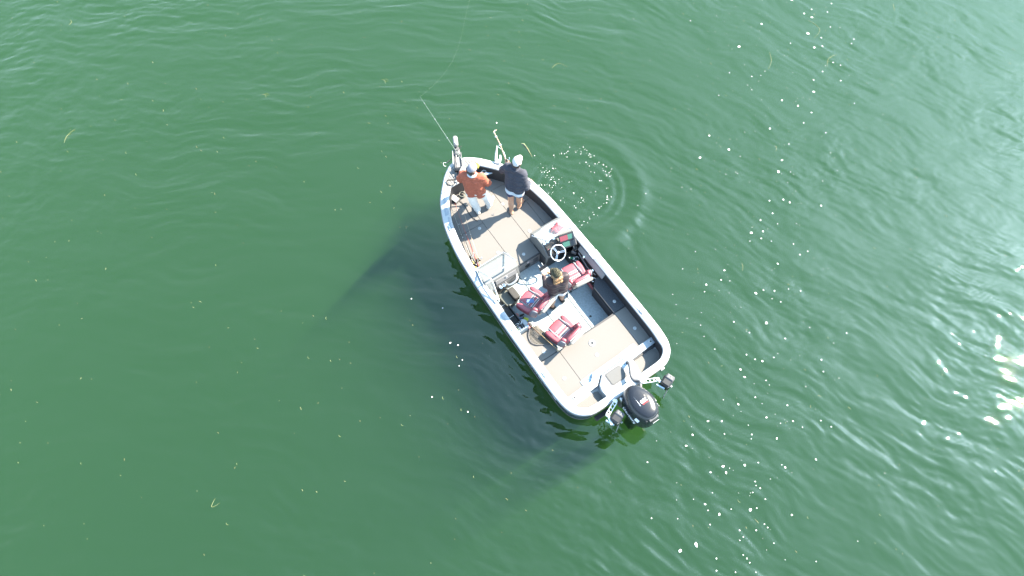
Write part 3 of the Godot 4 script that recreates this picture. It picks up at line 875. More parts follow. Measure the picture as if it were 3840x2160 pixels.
func build_stern(b: Node3D):
	var g := G.new()
	var base := PackedVector2Array([Vector2(-1.15, 2.20), Vector2(1.15, 2.20), Vector2(1.15, 2.66), Vector2(-1.15, 2.66)])
	part(b, "stern_moulding", m_prism(Geometry2D.intersect_polygons(base, inner_poly)[0], 0.10, 0.40, 0.0), M.gel_white)
	var strip := PackedVector2Array([Vector2(-1.12, 2.20), Vector2(-0.635, 2.175), Vector2(-0.46, 2.185), Vector2(-0.335, 2.065), Vector2(0.40, 2.045), Vector2(0.525, 2.13), Vector2(1.12, 2.115), Vector2(1.12, 2.245), Vector2(0.50, 2.275), Vector2(0.32, 2.165), Vector2(-0.24, 2.185), Vector2(-0.41, 2.325), Vector2(-1.12, 2.355)])
	part(b, "stern_bench", m_prism(Geometry2D.intersect_polygons(strip, inner_poly)[0], 0.38, 0.52, 0.012), M.flake)
	for x in [[-0.917, 2.27], [1.0, 2.185]]:
		g = G.new(); g.lathe([[0.046, 0.0], [0.046, 0.006], [0.036, 0.010], [0.020, 0.010]], Vector3(x[0], 0.52, x[1]), 16)
		var o := part(b, "rod_holder", g.done(), M.gel_white)
		g = G.new(); g.lathe([[0.019, 0.0], [0.019, 0.0115]], Vector3(x[0], 0.52, x[1]), 12); part(o, "holder_hole", g.done(), M.black)
	g = G.new(); g.lathe([[0.03, 0.0], [0.03, 0.005], [0.02, 0.008]], Vector3(0.30, 0.52, 2.11), 14); part(b, "filler_cap", g.done(), M.pale_plastic)
	# motor well
	var well := PackedVector2Array([Vector2(-0.39, 2.34), Vector2(-0.23, 2.20), Vector2(0.31, 2.18), Vector2(0.47, 2.29), Vector2(0.43, 2.62), Vector2(-0.36, 2.69), Vector2(-0.42, 2.60), Vector2(-0.43, 2.46)])
	var wl := part(b, "motor_well", m_prism(well, 0.38, 0.565, 0.02), M.gel_white)
	var lid := round_rect(0.35, 0.25, 0.04)
	var lp := PackedVector2Array()
	for p in lid: lp.append(p + Vector2(-0.005, 2.365))
	part(wl, "well_lid", m_prism(lp, 0.56, 0.580, 0.006), M.lid_grey)
	var lr := PackedVector2Array()
	for p in round_rect(0.385, 0.285, 0.05): lr.append(p + Vector2(-0.005, 2.365))
	part(wl, "lid_rim", m_prism(lr, 0.56, 0.572, 0.004), M.grey_plastic)
	var slope := PackedVector2Array([Vector2(0.22, 2.22), Vector2(0.31, 2.19), Vector2(0.46, 2.30), Vector2(0.42, 2.60), Vector2(0.24, 2.60)])
	part(wl, "splash_tray", m_prism(slope, 0.55, 0.571, 0.003), M.blue_plate)
	g = G.new(); g.lathe([[0.035, 0.0], [0.035, 0.012], [0.024, 0.014]], Vector3(0.335, 0.57, 2.285), 14); part(wl, "tube_boot", g.done(), M.rubber)
	g = G.new(); g.lathe([[0.016, 0.0], [0.016, 0.012]], Vector3(0.27, 0.57, 2.27), 10); part(wl, "drain_cap", g.done(), M.grey_plastic)
	g = G.new(); g.lathe([[0.014, 0.0], [0.014, 0.01]], Vector3(0.07, 0.565, 2.58), 10); part(wl, "drain_cap", g.done(), M.navy)
	part(wl, "warning_label", m_box(Vector3(0.05, 0.002, 0.11), 0.0, Vector3(-0.30, 0.566, 2.36), Basis(Vector3.UP, 0.3)), M.pale_plastic)
	# swim platforms with grooved pads
	for s in [-1.0, 1.0]:
		var pf := PackedVector2Array([Vector2(s * 0.40, 2.38), Vector2(s * 0.52, 2.30), Vector2(s * 1.00, 2.31), Vector2(s * 1.07, 2.37), Vector2(s * 1.07, 2.46), Vector2(s * 0.99, 2.57), Vector2(s * 0.86, 2.615), Vector2(s * 0.44, 2.62)])
		if s < 0: pf = PackedVector2Array([Vector2(-0.44, 2.40), Vector2(-0.50, 2.37), Vector2(-1.00, 2.38), Vector2(-1.07, 2.42), Vector2(-1.07, 2.48), Vector2(-0.99, 2.58), Vector2(-0.86, 2.62), Vector2(-0.45, 2.63)])
		var o := part(b, "swim_platform", m_prism(pf, 0.39, 0.408, 0.003), M.pad_groove)
		for k in 12:
			var z := 2.30 + k * 0.027
			for pc in Geometry2D.intersect_polygons(pf, rect(-2, z, 2, z + 0.021)):
				part(o, "pad_strip", m_prism(pc, 0.406, 0.4145, 0.002), M.foam_pad)
	# bollard fittings under the transom edge
	part(b, "transom_step", m_box(Vector3(0.34, 0.05, 0.10), 0.012, Vector3(-0.62, 0.30, 2.79)), M.rubber)
	part(b, "transom_step", m_box(Vector3(0.10, 0.06, 0.06), 0.01, Vector3(0.80, 0.60, 2.76)), M.pale_plastic)
	part(b, "jack_plate", m_box(Vector3(0.42, 0.36, 0.10), 0.02, Vector3(-0.04, 0.42, 2.82)), M.grey_plastic)

func glass_pane(parent: Node, a: Vector3, c: Vector3, d: Vector3, e: Vector3, t := 0.006):
	var n := (c - a).cross(e - a).normalized() * t * 0.5
	var g := G.new(); g.flat()
	g.quad(a + n, c + n, d + n, e + n)
	part(parent, "windshield_glass", g.done(), M.glass)

func build_port_console(b: Node3D):
	var c := Node3D.new(); c.name = "port_console"; b.add_child(c)
	var g := G.new()
	# body: sloped top from the front edge up to the dash lip
	var prof := [Vector2(-1.05, 0.44), Vector2(-1.03, 0.66), Vector2(-0.95, 0.74), Vector2(-0.62, 0.78), Vector2(-0.575, 0.75), Vector2(-0.50, 0.52), Vector2(-0.53, 0.13)]
	var r0 := PackedVector3Array(); var r1 := PackedVector3Array()
	for p in prof:
		r0.append(Vector3(-1.085, p.y, p.x)); r1.append(Vector3(-0.30, p.y, p.x))
	g.flat()
	for i in prof.size() - 1: g.quad(r0[i], r0[i + 1], r1[i + 1], r1[i])
	g._cap(r0, true); g._cap(r1, false)
	part(c, "console_body", g.done(), M.console_grey)
	# aft face: glove box with door, grab handle and cup holders
	var tilt := Basis(Vector3.RIGHT, -0.31)
	part(c, "glove_box", m_box(Vector3(0.54, 0.14, 0.012), 0.003, Vector3(-0.62, 0.655, -0.535), tilt), M.grey_plastic)
	part(c, "glove_door", m_box(Vector3(0.50, 0.12, 0.012), 0.004, Vector3(-0.62, 0.66, -0.526), tilt), M.mid_grey)
	g = G.new(); g.lathe([[0.026, 0.0], [0.026, 0.005], [0.014, 0.007]], Vector3(-0.62, 0.69, -0.522), 12, tilt * Basis(Vector3.RIGHT, PI / 2)); part(c, "latch", g.done(), M.gel_white)
	part(c, "lower_panel", m_box(Vector3(0.52, 0.14, 0.012), 0.003, Vector3(-0.62, 0.50, -0.493), Basis(Vector3.RIGHT, -0.1)), M.grey_plastic)
	g = G.new(); g.tube(curve([Vector3(-0.66, 0.50, -0.485), Vector3(-0.63, 0.53, -0.40), Vector3(-0.50, 0.57, -0.38), Vector3(-0.42, 0.59, -0.42), Vector3(-0.39, 0.59, -0.49)], 4), 0.022, 8); part(c, "grab_handle", g.done(), M.alu)
	for x in [-0.80, -0.72]:
		g = G.new(); g.lathe([[0.035, 0.0], [0.035, 0.02], [0.028, 0.02], [0.026, 0.004]], Vector3(x, 0.50, -0.455), 12); part(c, "knob", g.done(), M.chrome)
	part(c, "kick_panel", m_box(Vector3(0.74, 0.34, 0.02), 0.004, Vector3(-0.68, 0.29, -0.515)), M.liner)
	# windshield
	var fl := Vector3(-1.02, 0.70, -1.01); var fr := Vector3(-0.37, 0.72, -1.02)
	var bl := Vector3(-1.0, 1.03, -0.585); var br := Vector3(-0.345, 1.03, -0.585)
	glass_pane(c, fl, fr, br, bl)
	for q in [[fl, fr, 0.010], [bl, br, 0.016], [fl, bl, 0.013], [fr, br, 0.013]]:
		part(c, "windshield_frame", m_tube([q[0], q[1]], q[2], 8), M.alu)
	# side wing of the windshield, running down to the gunwale
	var w0 := Vector3(-1.05, 0.76, -0.98); var w1 := Vector3(-1.13, 0.745, -0.12); var w2 := Vector3(-1.06, 0.78, -0.11); var w3 := bl
	glass_pane(c, w0, w3, w2, w1)
	part(c, "windshield_frame", m_tube(curve([bl, Vector3(-0.985, 0.97, -0.47), Vector3(-1.02, 0.86, -0.28), w2], 4), 0.014, 8), M.alu)
	part(c, "windshield_frame", m_tube(curve([w0, Vector3(-1.12, 0.75, -0.6), w1], 5), 0.010, 8), M.alu)
	part(c, "windshield_frame", m_tube([w1, w2], 0.010, 8), M.alu)
	part(c, "dash_pocket", m_box(Vector3(0.10, 0.02, 0.26), 0.006, Vector3(-1.09, 0.70, -0.32)), M.pale_plastic)
	part(c, "lure_tray", m_box(Vector3(0.03, 0.015, 0.14), 0.004, Vector3(-1.09, 0.718, -0.30), Basis(Vector3.UP, 0.3)), M.yellow_grip)

func build_helm(b: Node3D):
	var c := Node3D.new(); c.name = "helm_console"; b.add_child(c)
	var g := G.new()
	var prof := [Vector2(-1.10, 0.44), Vector2(-1.08, 0.70), Vector2(-0.98, 0.80), Vector2(-0.66, 0.83), Vector2(-0.62, 0.80), Vector2(-0.44, 0.62), Vector2(-0.50, 0.13)]
	var r0 := PackedVector3Array(); var r1 := PackedVector3Array()
	for p in prof:
		r0.append(Vector3(0.36, p.y, p.x)); r1.append(Vector3(1.09, p.y, p.x))
	g.flat()
	for i in prof.size() - 1: g.quad(r0[i], r0[i + 1], r1[i + 1], r1[i])
	g._cap(r0, true); g._cap(r1, false)
	part(c, "console_body", g.done(), M.console_grey)
	part(c, "console_side", m_box(Vector3(0.02, 0.34, 0.42), 0.004, Vector3(0.35, 0.29, -0.72)), M.liner)
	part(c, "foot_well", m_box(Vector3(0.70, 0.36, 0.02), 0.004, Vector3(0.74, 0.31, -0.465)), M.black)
	# sloping black dash with switches and gauges
	var tilt := Basis(Vector3.RIGHT, 0.80)
	part(c, "dash_panel", m_box(Vector3(0.32, 0.03, 0.27), 0.01, Vector3(0.545, 0.735, -0.535), tilt), M.black)
	part(c, "switch_panel", m_box(Vector3(0.10, 0.012, 0.20), 0.004, Vector3(0.445, 0.735, -0.505), tilt), M.rubber)
	for k in 6:
		part(c, "switch", m_box(Vector3(0.018, 0.012, 0.022), 0.003, Vector3(0.43 + 0.035 * (k % 2), 0.765 - 0.035 * (k / 2), -0.53 + 0.037 * (k / 2)), tilt), M.grey_plastic if k % 3 else M.red_vinyl)
	for k in 4:
		g = G.new(); g.lathe([[0.034, 0.0], [0.034, 0.016], [0.028, 0.018], [0.026, 0.012]], Vector3(0.42 + 0.075 * k, 0.832, -0.66), 14, Basis(Vector3.RIGHT, 0.5))
		part(c, "gauge", g.done(), M.chrome if k != 2 else M.black)
	# steering wheel facing aft and up
	var wb := Basis(Vector3.RIGHT, 0.62) * Basis(Vector3.UP, 0.25)
	var wc := Vector3(0.555, 0.745, -0.36)
	g = G.new()
	var rim := []
	for k in 33: rim.append(wc + wb * Vector3(cos(TAU * k / 32) * 0.165, 0, sin(TAU * k / 32) * 0.165))
	g.tube(rim, 0.013, 8, false)
	part(c, "wheel_rim", g.done(), M.alu)
	g = G.new()
	for k in 3:
		for s in [-0.09, 0.09]:
			var a := TAU * k / 3 + 0.5
			g.tube([wc + wb * Vector3(cos(a + s * 4) * 0.03, -0.015, sin(a + s * 4) * 0.03), wc + wb * Vector3(cos(a + s) * 0.16, 0, sin(a + s) * 0.16)], 0.007, 6)
	part(c, "wheel_spokes", g.done(), M.chrome)
	g = G.new(); g.lathe([[0.036, -0.03], [0.04, -0.005], [0.03, 0.01], [0.01, 0.014]], wc, 14, wb); part(c, "wheel_hub", g.done(), M.chrome)
	part(c, "wheel_column", m_tube([wc, wc + wb * Vector3(0, -0.14, 0)], 0.03, 10), M.black)
	# windshield: front panes and the wing along the gunwale
	var fl := Vector3(0.33, 0.76, -0.98); var fr := Vector3(0.92, 0.80, -0.98); var bl := Vector3(0.45, 1.0, -0.60); var br := Vector3(0.90, 1.0, -0.62)
	var fs := Vector3(1.10, 0.80, -0.70); var bs := Vector3(1.03, 1.0, -0.56); var es := Vector3(1.08, 0.80, -0.16)
	glass_pane(c, fl, fr, br, bl); glass_pane(c, fr, fs, bs, br); glass_pane(c, fs, es, es, bs)
	part(c, "windshield_frame", m_tube(curve([bl, br, bs, Vector3(1.05, 0.93, -0.36), es], 6), 0.015, 8), M.alu)
	part(c, "windshield_frame", m_tube(curve([fl, fr, fs, es], 6), 0.010, 8), M.alu)
	part(c, "windshield_frame", m_tube([fl, bl], 0.012, 8), M.alu)
	# throttle and foot area
	part(c, "throttle_box", m_box(Vector3(0.09, 0.10, 0.14), 0.015, Vector3(1.01, 0.50, -0.34)), M.black)
	part(c, "throttle_lever", m_tube([Vector3(0.97, 0.53, -0.33), Vector3(0.95, 0.66, -0.36), Vector3(0.99, 0.69, -0.36)], [0.012, 0.012, 0.018], 8), M.alu)
	part(c, "helm_pocket", m_box(Vector3(0.22, 0.20, 0.30), 0.01, Vector3(0.93, 0.23, -0.28)), M.black)
	g = G.new()
	var ring := []
	for k in 21: ring.append(Vector3(0.945 + cos(TAU * k / 20) * 0.05, 0.345, -0.18 + sin(TAU * k / 20) * 0.05))
	g.tube(ring, 0.006, 6, false); part(c, "cup_ring", g.done(), M.chrome)

func build_side_lockers(b: Node3D):
	var g := G.new()
	# starboard side panel with pockets
	var o := part(b, "side_panel", m_box(Vector3(0.035, 0.16, 0.84), 0.008, Vector3(1.065, 0.60, 0.14), Basis(Vector3.FORWARD, 0.45)), M.pale_plastic)
	part(o, "pocket_panel", m_box(Vector3(0.03, 0.34, 0.80), 0.006, Vector3(1.045, 0.36, 0.12)), M.liner)
	g = G.new(); g.tube(curve([Vector3(1.00, 0.50, -0.22), Vector3(0.99, 0.44, 0.0), Vector3(0.99, 0.40, 0.16), Vector3(1.0, 0.47, 0.38)], 5), 0.014, 6); part(o, "pocket_rail", g.done(), M.mid_grey)
	part(o, "shelf", m_box(Vector3(0.16, 0.02, 0.62), 0.004, Vector3(0.93, 0.155, 0.10)), M.carpet_dark)
	for q in [[1.01, 0.52, -0.05], [1.0, 0.46, 0.28]]:
		g = G.new(); g.lathe([[0.03, 0.0], [0.03, 0.05], [0.02, 0.06]], Vector3(q[0], q[1], q[2]), 10); part(o, "pocket_lamp", g.done(), M.chrome)
	g = G.new(); g.lathe([[0.045, 0.0], [0.045, 0.12], [0.036, 0.12], [0.034, 0.03]], Vector3(0.925, 0.28, 0.43), 16); part(b, "cup_holder", g.done(), M.black)
	g = G.new()
	var ring := []
	for k in 21: ring.append(Vector3(0.925 + cos(TAU * k / 20) * 0.046, 0.402, 0.43 + sin(TAU * k / 20) * 0.046))
	g.tube(ring, 0.007, 6, false); part(b, "cup_ring", g.done(), M.chrome)
	# gunwale bulge beside the helm: control box pad
	part(b, "gunwale_pad", m_box(Vector3(0.20, 0.03, 0.16), 0.012, Vector3(1.16, 0.735, 0.08)), M.gel_white)
	# port rod locker
	var lk := part(b, "rod_locker", m_box(Vector3(0.02, 0.34, 0.62), 0.004, Vector3(-0.885, 0.36, 0.26)), M.liner)
	part(lk, "locker_floor", m_box(Vector3(0.19, 0.02, 0.62), 0.0, Vector3(-0.985, 0.40, 0.26)), M.liner)
	part(lk, "locker_end", m_box(Vector3(0.28, 0.36, 0.03), 0.004, Vector3(-0.965, 0.43, 0.585)), M.blue_plate)
	for k in 3: part(lk, "slot", m_box(Vector3(0.018, 0.004, 0.02), 0.0, Vector3(-1.02 + 0.05 * k, 0.612, 0.585)), M.black)
	# forward corner cup bracket
	var cp := part(b, "cup_bracket", m_prism(PackedVector2Array([Vector2(0.33, -2.93), Vector2(0.52, -2.78), Vector2(0.32, -2.82), Vector2(0.27, -2.93)]), 0.70, 0.735, 0.004), M.blue_plate)
	g = G.new(); g.lathe([[0.052, 0.0], [0.052, 0.05], [0.042, 0.05], [0.040, 0.01]], Vector3(0.375, 0.695, -2.895), 18); part(cp, "cup_ring", g.done(), M.gel_white)
	g = G.new(); g.lathe([[0.039, 0.0], [0.039, 0.042]], Vector3(0.375, 0.695, -2.895), 14); part(cp, "cup_well", g.done(), M.liner)

# ------------------------------------------------------------------ seats
func pillow(w: float, d: float, h: float, e := 3.2, n := 28) -> ArrayMesh:
	var g := G.new()
	var rings := []
	for k in [[0.80, 0.0], [0.96, 0.08], [1.0, 0.35], [1.0, 0.62], [0.95, 0.86], [0.82, 0.97], [0.5, 1.0]]:
		var ring := PackedVector3Array()
		for i in n:
			var a := TAU * i / n
			var cx := signf(cos(a)) * pow(absf(cos(a)), 2.0 / e); var cz := signf(sin(a)) * pow(absf(sin(a)), 2.0 / e)
			ring.append(Vector3(cx * w * 0.5 * k[0], h * k[1], -cz * d * 0.5 * k[0]))
		rings.append(ring)
	g.loft(rings, true, true, true)
	return g.done()

func seat(pos: Vector3, turn: float, label: String):
	var s := thing("boat_seat", label, "seat", pos, turn, "red boat seats")
	s.transform.basis = s.transform.basis.scaled(Vector3.ONE * 1.08)
	var g := G.new(); g.lathe([[0.11, 0.0], [0.11, 0.012], [0.05, 0.03], [0.035, 0.05], [0.035, 0.30], [0.10, 0.32], [0.10, 0.335]], Vector3.ZERO, 16)
	part(s, "pedestal", g.done(), M.grey_plastic)
	part(s, "cushion", pillow(0.34, 0.44, 0.115, 4.5), M.red_vinyl, Vector3(0, 0.335, -0.02))
	for x in [-1.0, 1.0]:
		var o := part(s, "bolster", pillow(0.115, 0.45, 0.145, 2.6), M.red_vinyl, Vector3(0.195 * x, 0.325, 0.0), Vector3(0, -5 * x, 0))
		part(o, "bolster_piping", m_tube(curve([Vector3(-0.05 * x, 0.122, -0.2), Vector3(-0.052 * x, 0.132, -0.05), Vector3(-0.04 * x, 0.128, 0.16)], 4), 0.004, 5), M.white_thread)
		var gw := G.new()
		gw.loft([PackedVector3Array([Vector3(0.128 * x, 0.452, -0.22), Vector3(0.150 * x, 0.463, -0.22), Vector3(0.13 * x, 0.44, -0.22)]), PackedVector3Array([Vector3(0.122 * x, 0.455, 0.0), Vector3(0.175 * x, 0.474, 0.0), Vector3(0.13 * x, 0.44, 0.0)]), PackedVector3Array([Vector3(0.135 * x, 0.452, 0.18), Vector3(0.15 * x, 0.465, 0.18), Vector3(0.14 * x, 0.44, 0.18)])])
		part(s, "grey_inset", gw.done(), M.grey_vinyl)
	for z in [-0.045, 0.055]:
		part(s, "stripe", m_box(Vector3(0.235, 0.004, 0.030), 0.001, Vector3(0, 0.451, z)), M.stripe_grey)
		for q in [-0.018, 0.018]: part(s, "stripe_edge", m_box(Vector3(0.235, 0.005, 0.007), 0.001, Vector3(0, 0.4515, z + q)), M.white_thread)
	# backrest, low and tilted back
	var bt := Basis(Vector3.RIGHT, 0.30)
	var bk := part(s, "backrest", pillow(0.38, 0.34, 0.085, 4.0), M.red_vinyl)
	bk.transform = Transform3D(Basis(Vector3.RIGHT, -PI / 2 + 0.30), Vector3(0, 0.58, 0.26))
	for x in [-1.0, 1.0]:
		var wgm := part(s, "back_wing", pillow(0.10, 0.30, 0.11, 2.5), M.red_vinyl)
		wgm.transform = Transform3D(Basis(Vector3.UP, -0.35 * x) * Basis(Vector3.RIGHT, -PI / 2 + 0.25), Vector3(0.185 * x, 0.56, 0.22))
		var wi := part(s, "wing_inset", pillow(0.05, 0.26, 0.115, 2.5), M.grey_vinyl)
		wi.transform = Transform3D(Basis(Vector3.UP, -0.35 * x) * Basis(Vector3.RIGHT, -PI / 2 + 0.25), Vector3(0.225 * x, 0.56, 0.235))
	var sh := part(s, "back_shell", pillow(0.36, 0.36, 0.06, 4.0), M.pale_vinyl)
	sh.transform = Transform3D(Basis(Vector3.RIGHT, -PI / 2 + 0.30), Vector3(0, 0.585, 0.315))
	part(s, "back_top", m_tube([Vector3(-0.17, 0.735, 0.345), Vector3(-0.09, 0.752, 0.345), Vector3(0.09, 0.752, 0.345), Vector3(0.17, 0.735, 0.345)], [0.030, 0.040, 0.040, 0.030], 10), M.pale_vinyl)
	part(s, "back_piping", m_tube([Vector3(-0.15, 0.742, 0.300), Vector3(0.15, 0.742, 0.300)], 0.005, 5), M.white_thread)
	return s

# ------------------------------------------------------------------ motors and poles
func build_outboard():
	var o := thing("outboard_motor", "large black outboard motor hung on the transom", "outboard motor", Vector3(-0.065, 0.0, 3.12), 0.0)
	var ring := func(sx: float, sz: float, y: float, oz: float, flat_front: float) -> PackedVector3Array:
		var r := PackedVector3Array()
		for i in 40:
			var a := TAU * i / 40
			var c := cos(a); var s := sin(a)
			var x := signf(c) * pow(absf(c), 2.0 / 2.5) * sx
			var z := signf(s) * pow(absf(s), 2.0 / 2.3) * sz
			x *= 1.0 - flat_front * smooth01(0.0, -sz, z) - 0.10 * smooth01(0.0, sz, z)
			r.append(Vector3(x, y, -z * -1.0 + oz))
		return r
	var g := G.new()
	g.loft([ring.call(0.20, 0.30, 0.40, 0.02, 0.1), ring.call(0.265, 0.375, 0.52, 0.0, 0.2), ring.call(0.285, 0.395, 0.64, 0.0, 0.22)], true, true, false)
	part(o, "lower_cowling", g.done(), M.cowl)
	g = G.new()
	g.loft([ring.call(0.288, 0.398, 0.635, 0.0, 0.22), ring.call(0.288, 0.398, 0.80, 0.0, 0.22), ring.call(0.270, 0.38, 0.94, -0.005, 0.22), ring.call(0.235, 0.350, 1.03, -0.01, 0.22), ring.call(0.205, 0.325, 1.055, -0.015, 0.22)], true, false, true)
	part(o, "cowling", g.done(), M.cowl)
	g = G.new()
	g.loft([ring.call(0.212, 0.330, 1.03, -0.015, 0.22), ring.call(0.208, 0.326, 1.062, -0.015, 0.22), ring.call(0.18, 0.30, 1.086, -0.02, 0.22), ring.call(0.10, 0.19, 1.098, -0.03, 0.22), ring.call(0.02, 0.04, 1.101, -0.04, 0.22)], true, false, true)
	var top := part(o, "top_panel", g.done(), M.cowl_top)
	for s in [-1.0, 1.0]:
		g = G.new()
		g.loft([PackedVector3Array([Vector3(0.085 * s, 1.094, -0.16), Vector3(0.087 * s, 1.096, -0.16), Vector3(0.089 * s, 1.092, -0.16)]), PackedVector3Array([Vector3(0.075 * s, 1.088, 0.04), Vector3(0.088 * s, 1.106, 0.04), Vector3(0.105 * s, 1.088, 0.04)]), PackedVector3Array([Vector3(0.078 * s, 1.085, 0.055), Vector3(0.088 * s, 1.09, 0.055), Vector3(0.102 * s, 1.083, 0.055)])])
		part(top, "scoop", g.done(), M.alu if s < 0 else M.cowl)
	part(top, "vent_line", m_box(Vector3(0.18, 0.004, 0.006), 0.001, Vector3(0, 1.094, 0.055)), M.black)
	var t := part(top, "lettering", lettering("250", 0.062, 0.004), M.letter, Vector3(0.02, 1.101, -0.005), Vector3(-90, 180, 0))
	t = part(top, "lettering", lettering("PRO XS", 0.026, 0.004), M.letter_red, Vector3(0.02, 1.102, 0.045), Vector3(-90, 180, 0))
	# lettering and badge down the port flank
	var cw := o.get_node("cowling")
	t = part(cw, "lettering", lettering("Mercury", 0.066, 0.004), M.letter)
	t.transform = Transform3D(Basis(Vector3.UP, -PI / 2) * Basis(Vector3.RIGHT, -0.18), Vector3(-0.286, 0.80, 0.03))
	t = part(cw, "lettering", lettering("Mercury", 0.066, 0.004), M.letter)
	t.transform = Transform3D(Basis(Vector3.UP, PI / 2) * Basis(Vector3.RIGHT, -0.18), Vector3(0.286, 0.80, 0.03))
	part(cw, "badge", m_box(Vector3(0.006, 0.07, 0.085), 0.002, Vector3(-0.262, 0.93, 0.20), Basis(Vector3.BACK, -0.45) * Basis(Vector3.UP, 0.25)), M.letter)
	part(cw, "badge", m_box(Vector3(0.006, 0.05, 0.11), 0.002, Vector3(0.268, 0.92, 0.06), Basis(Vector3.BACK, 0.45)), M.pale_plastic)
	part(cw, "handle_recess", m_box(Vector3(0.20, 0.02, 0.05), 0.008, Vector3(0, 1.0, 0.345), Basis(Vector3.RIGHT, 0.7)), M.grey_plastic)
	part(cw, "rear_lettering", m_box(Vector3(0.14, 0.022, 0.004), 0.001, Vector3(0.04, 0.86, 0.40)), M.letter)
	part(cw, "vent_slot", m_box(Vector3(0.03, 0.02, 0.05), 0.006, Vector3(-0.14, 0.985, 0.31)), M.black)
	part(o, "midsection", m_box(Vector3(0.20, 1.0, 0.26), 0.05, Vector3(0, -0.02, 0.02)), M.cowl)
	part(o, "clamp_bracket", m_box(Vector3(0.30, 0.42, 0.16), 0.03, Vector3(0, 0.36, -0.30)), M.rubber)
	for s in [-1.0, 1.0]: part(o, "tilt_arm", m_box(Vector3(0.05, 0.10, 0.22), 0.015, Vector3(0.17 * s, 0.62, -0.36)), M.alu)
	part(o, "rigging_tube", m_tube(curve([Vector3(0.40, 0.58, -0.835), Vector3(0.375, 0.68, -0.78), Vector3(0.31, 0.70, -0.66), Vector3(0.25, 0.70, -0.56), Vector3(0.24, 0.72, -0.46), Vector3(0.30, 0.76, -0.38), Vector3(0.24, 0.76, -0.28), Vector3(0.16, 0.72, -0.20)], 5), 0.030, 10), M.grey_plastic)

func anchor_pole(pos: Vector3, turn: float, label: String, flip: float):
	var o := thing("shallow_water_anchor", label, "anchor pole", pos, turn, "shallow water anchor poles on the transom")
	# truss arm from the transom out to the drive box
	var a := Vector3(0.0, 0.28, -0.10); var b := Vector3(0.28 * flip, 0.26, 0.02)
	var sd := Vector3(0, 0, 0.035)
	var g := G.new()
	g.tube([a - sd, b - sd], 0.011, 6); g.tube([a + sd, b + sd], 0.011, 6)
	part(o, "arm", g.done(), M.alu)
	for k in 5:
		var t := k / 4.0
		part(o, "arm_rung", m_tube([a.lerp(b, t) - sd, a.lerp(b, t) + sd], 0.008, 6), M.alu)
	for p in [a, b]:
		g = G.new(); g.lathe([[0.036, -0.02], [0.036, 0.02], [0.020, 0.026], [0.018, 0.012]], p, 14); part(o, "pivot", g.done(), M.alu)
	part(o, "mount_plate", m_box(Vector3(0.06, 0.30, 0.05), 0.01, Vector3(0, 0.10, -0.14)), M.alu)
	part(o, "upper_bracket", m_box(Vector3(0.05, 0.03, 0.20), 0.008, b + Vector3(0.02 * flip, 0.02, 0.10), Basis(Vector3.UP, 0.3 * flip)), M.alu)
	part(o, "side_bracket", m_box(Vector3(0.03, 0.05, 0.17), 0.006, b + Vector3(-0.05, 0.0, 0.14), Basis(Vector3.UP, 0.45)), M.blue_plate)
	var bx := Basis(Vector3.UP, 0.35)
	part(o, "drive_box", m_box(Vector3(0.22, 0.24, 0.20), 0.035, b + Vector3(0.10, -0.02, 0.14), bx), M.black)
	part(o, "box_cap", m_box(Vector3(0.11, 0.05, 0.17), 0.024, b + Vector3(0.18, 0.10, 0.12), bx), M.mount_grey)
	part(o, "cap_logo", m_tube(curve([b + Vector3(0.15, 0.126, 0.10), b + Vector3(0.19, 0.127, 0.08), b + Vector3(0.205, 0.127, 0.12), b + Vector3(0.17, 0.126, 0.15)], 4), 0.006, 5), M.pale_plastic)
	part(o, "label_tag", m_box(Vector3(0.03, 0.03, 0.004), 0.001, b + Vector3(0.05, 0.06, 0.242), Basis(Vector3.UP, 0.35)), M.letter)
	part(o, "spike", m_tube([b + Vector3(0.16, -0.05, 0.20), b + Vector3(0.17, -0.9, 0.24)], 0.011, 8), M.pale_plastic)
	part(o, "spike_clip", m_box(Vector3(0.035, 0.05, 0.03), 0.005, b + Vector3(0.165, -0.12, 0.24)), M.gel_white)
	return o

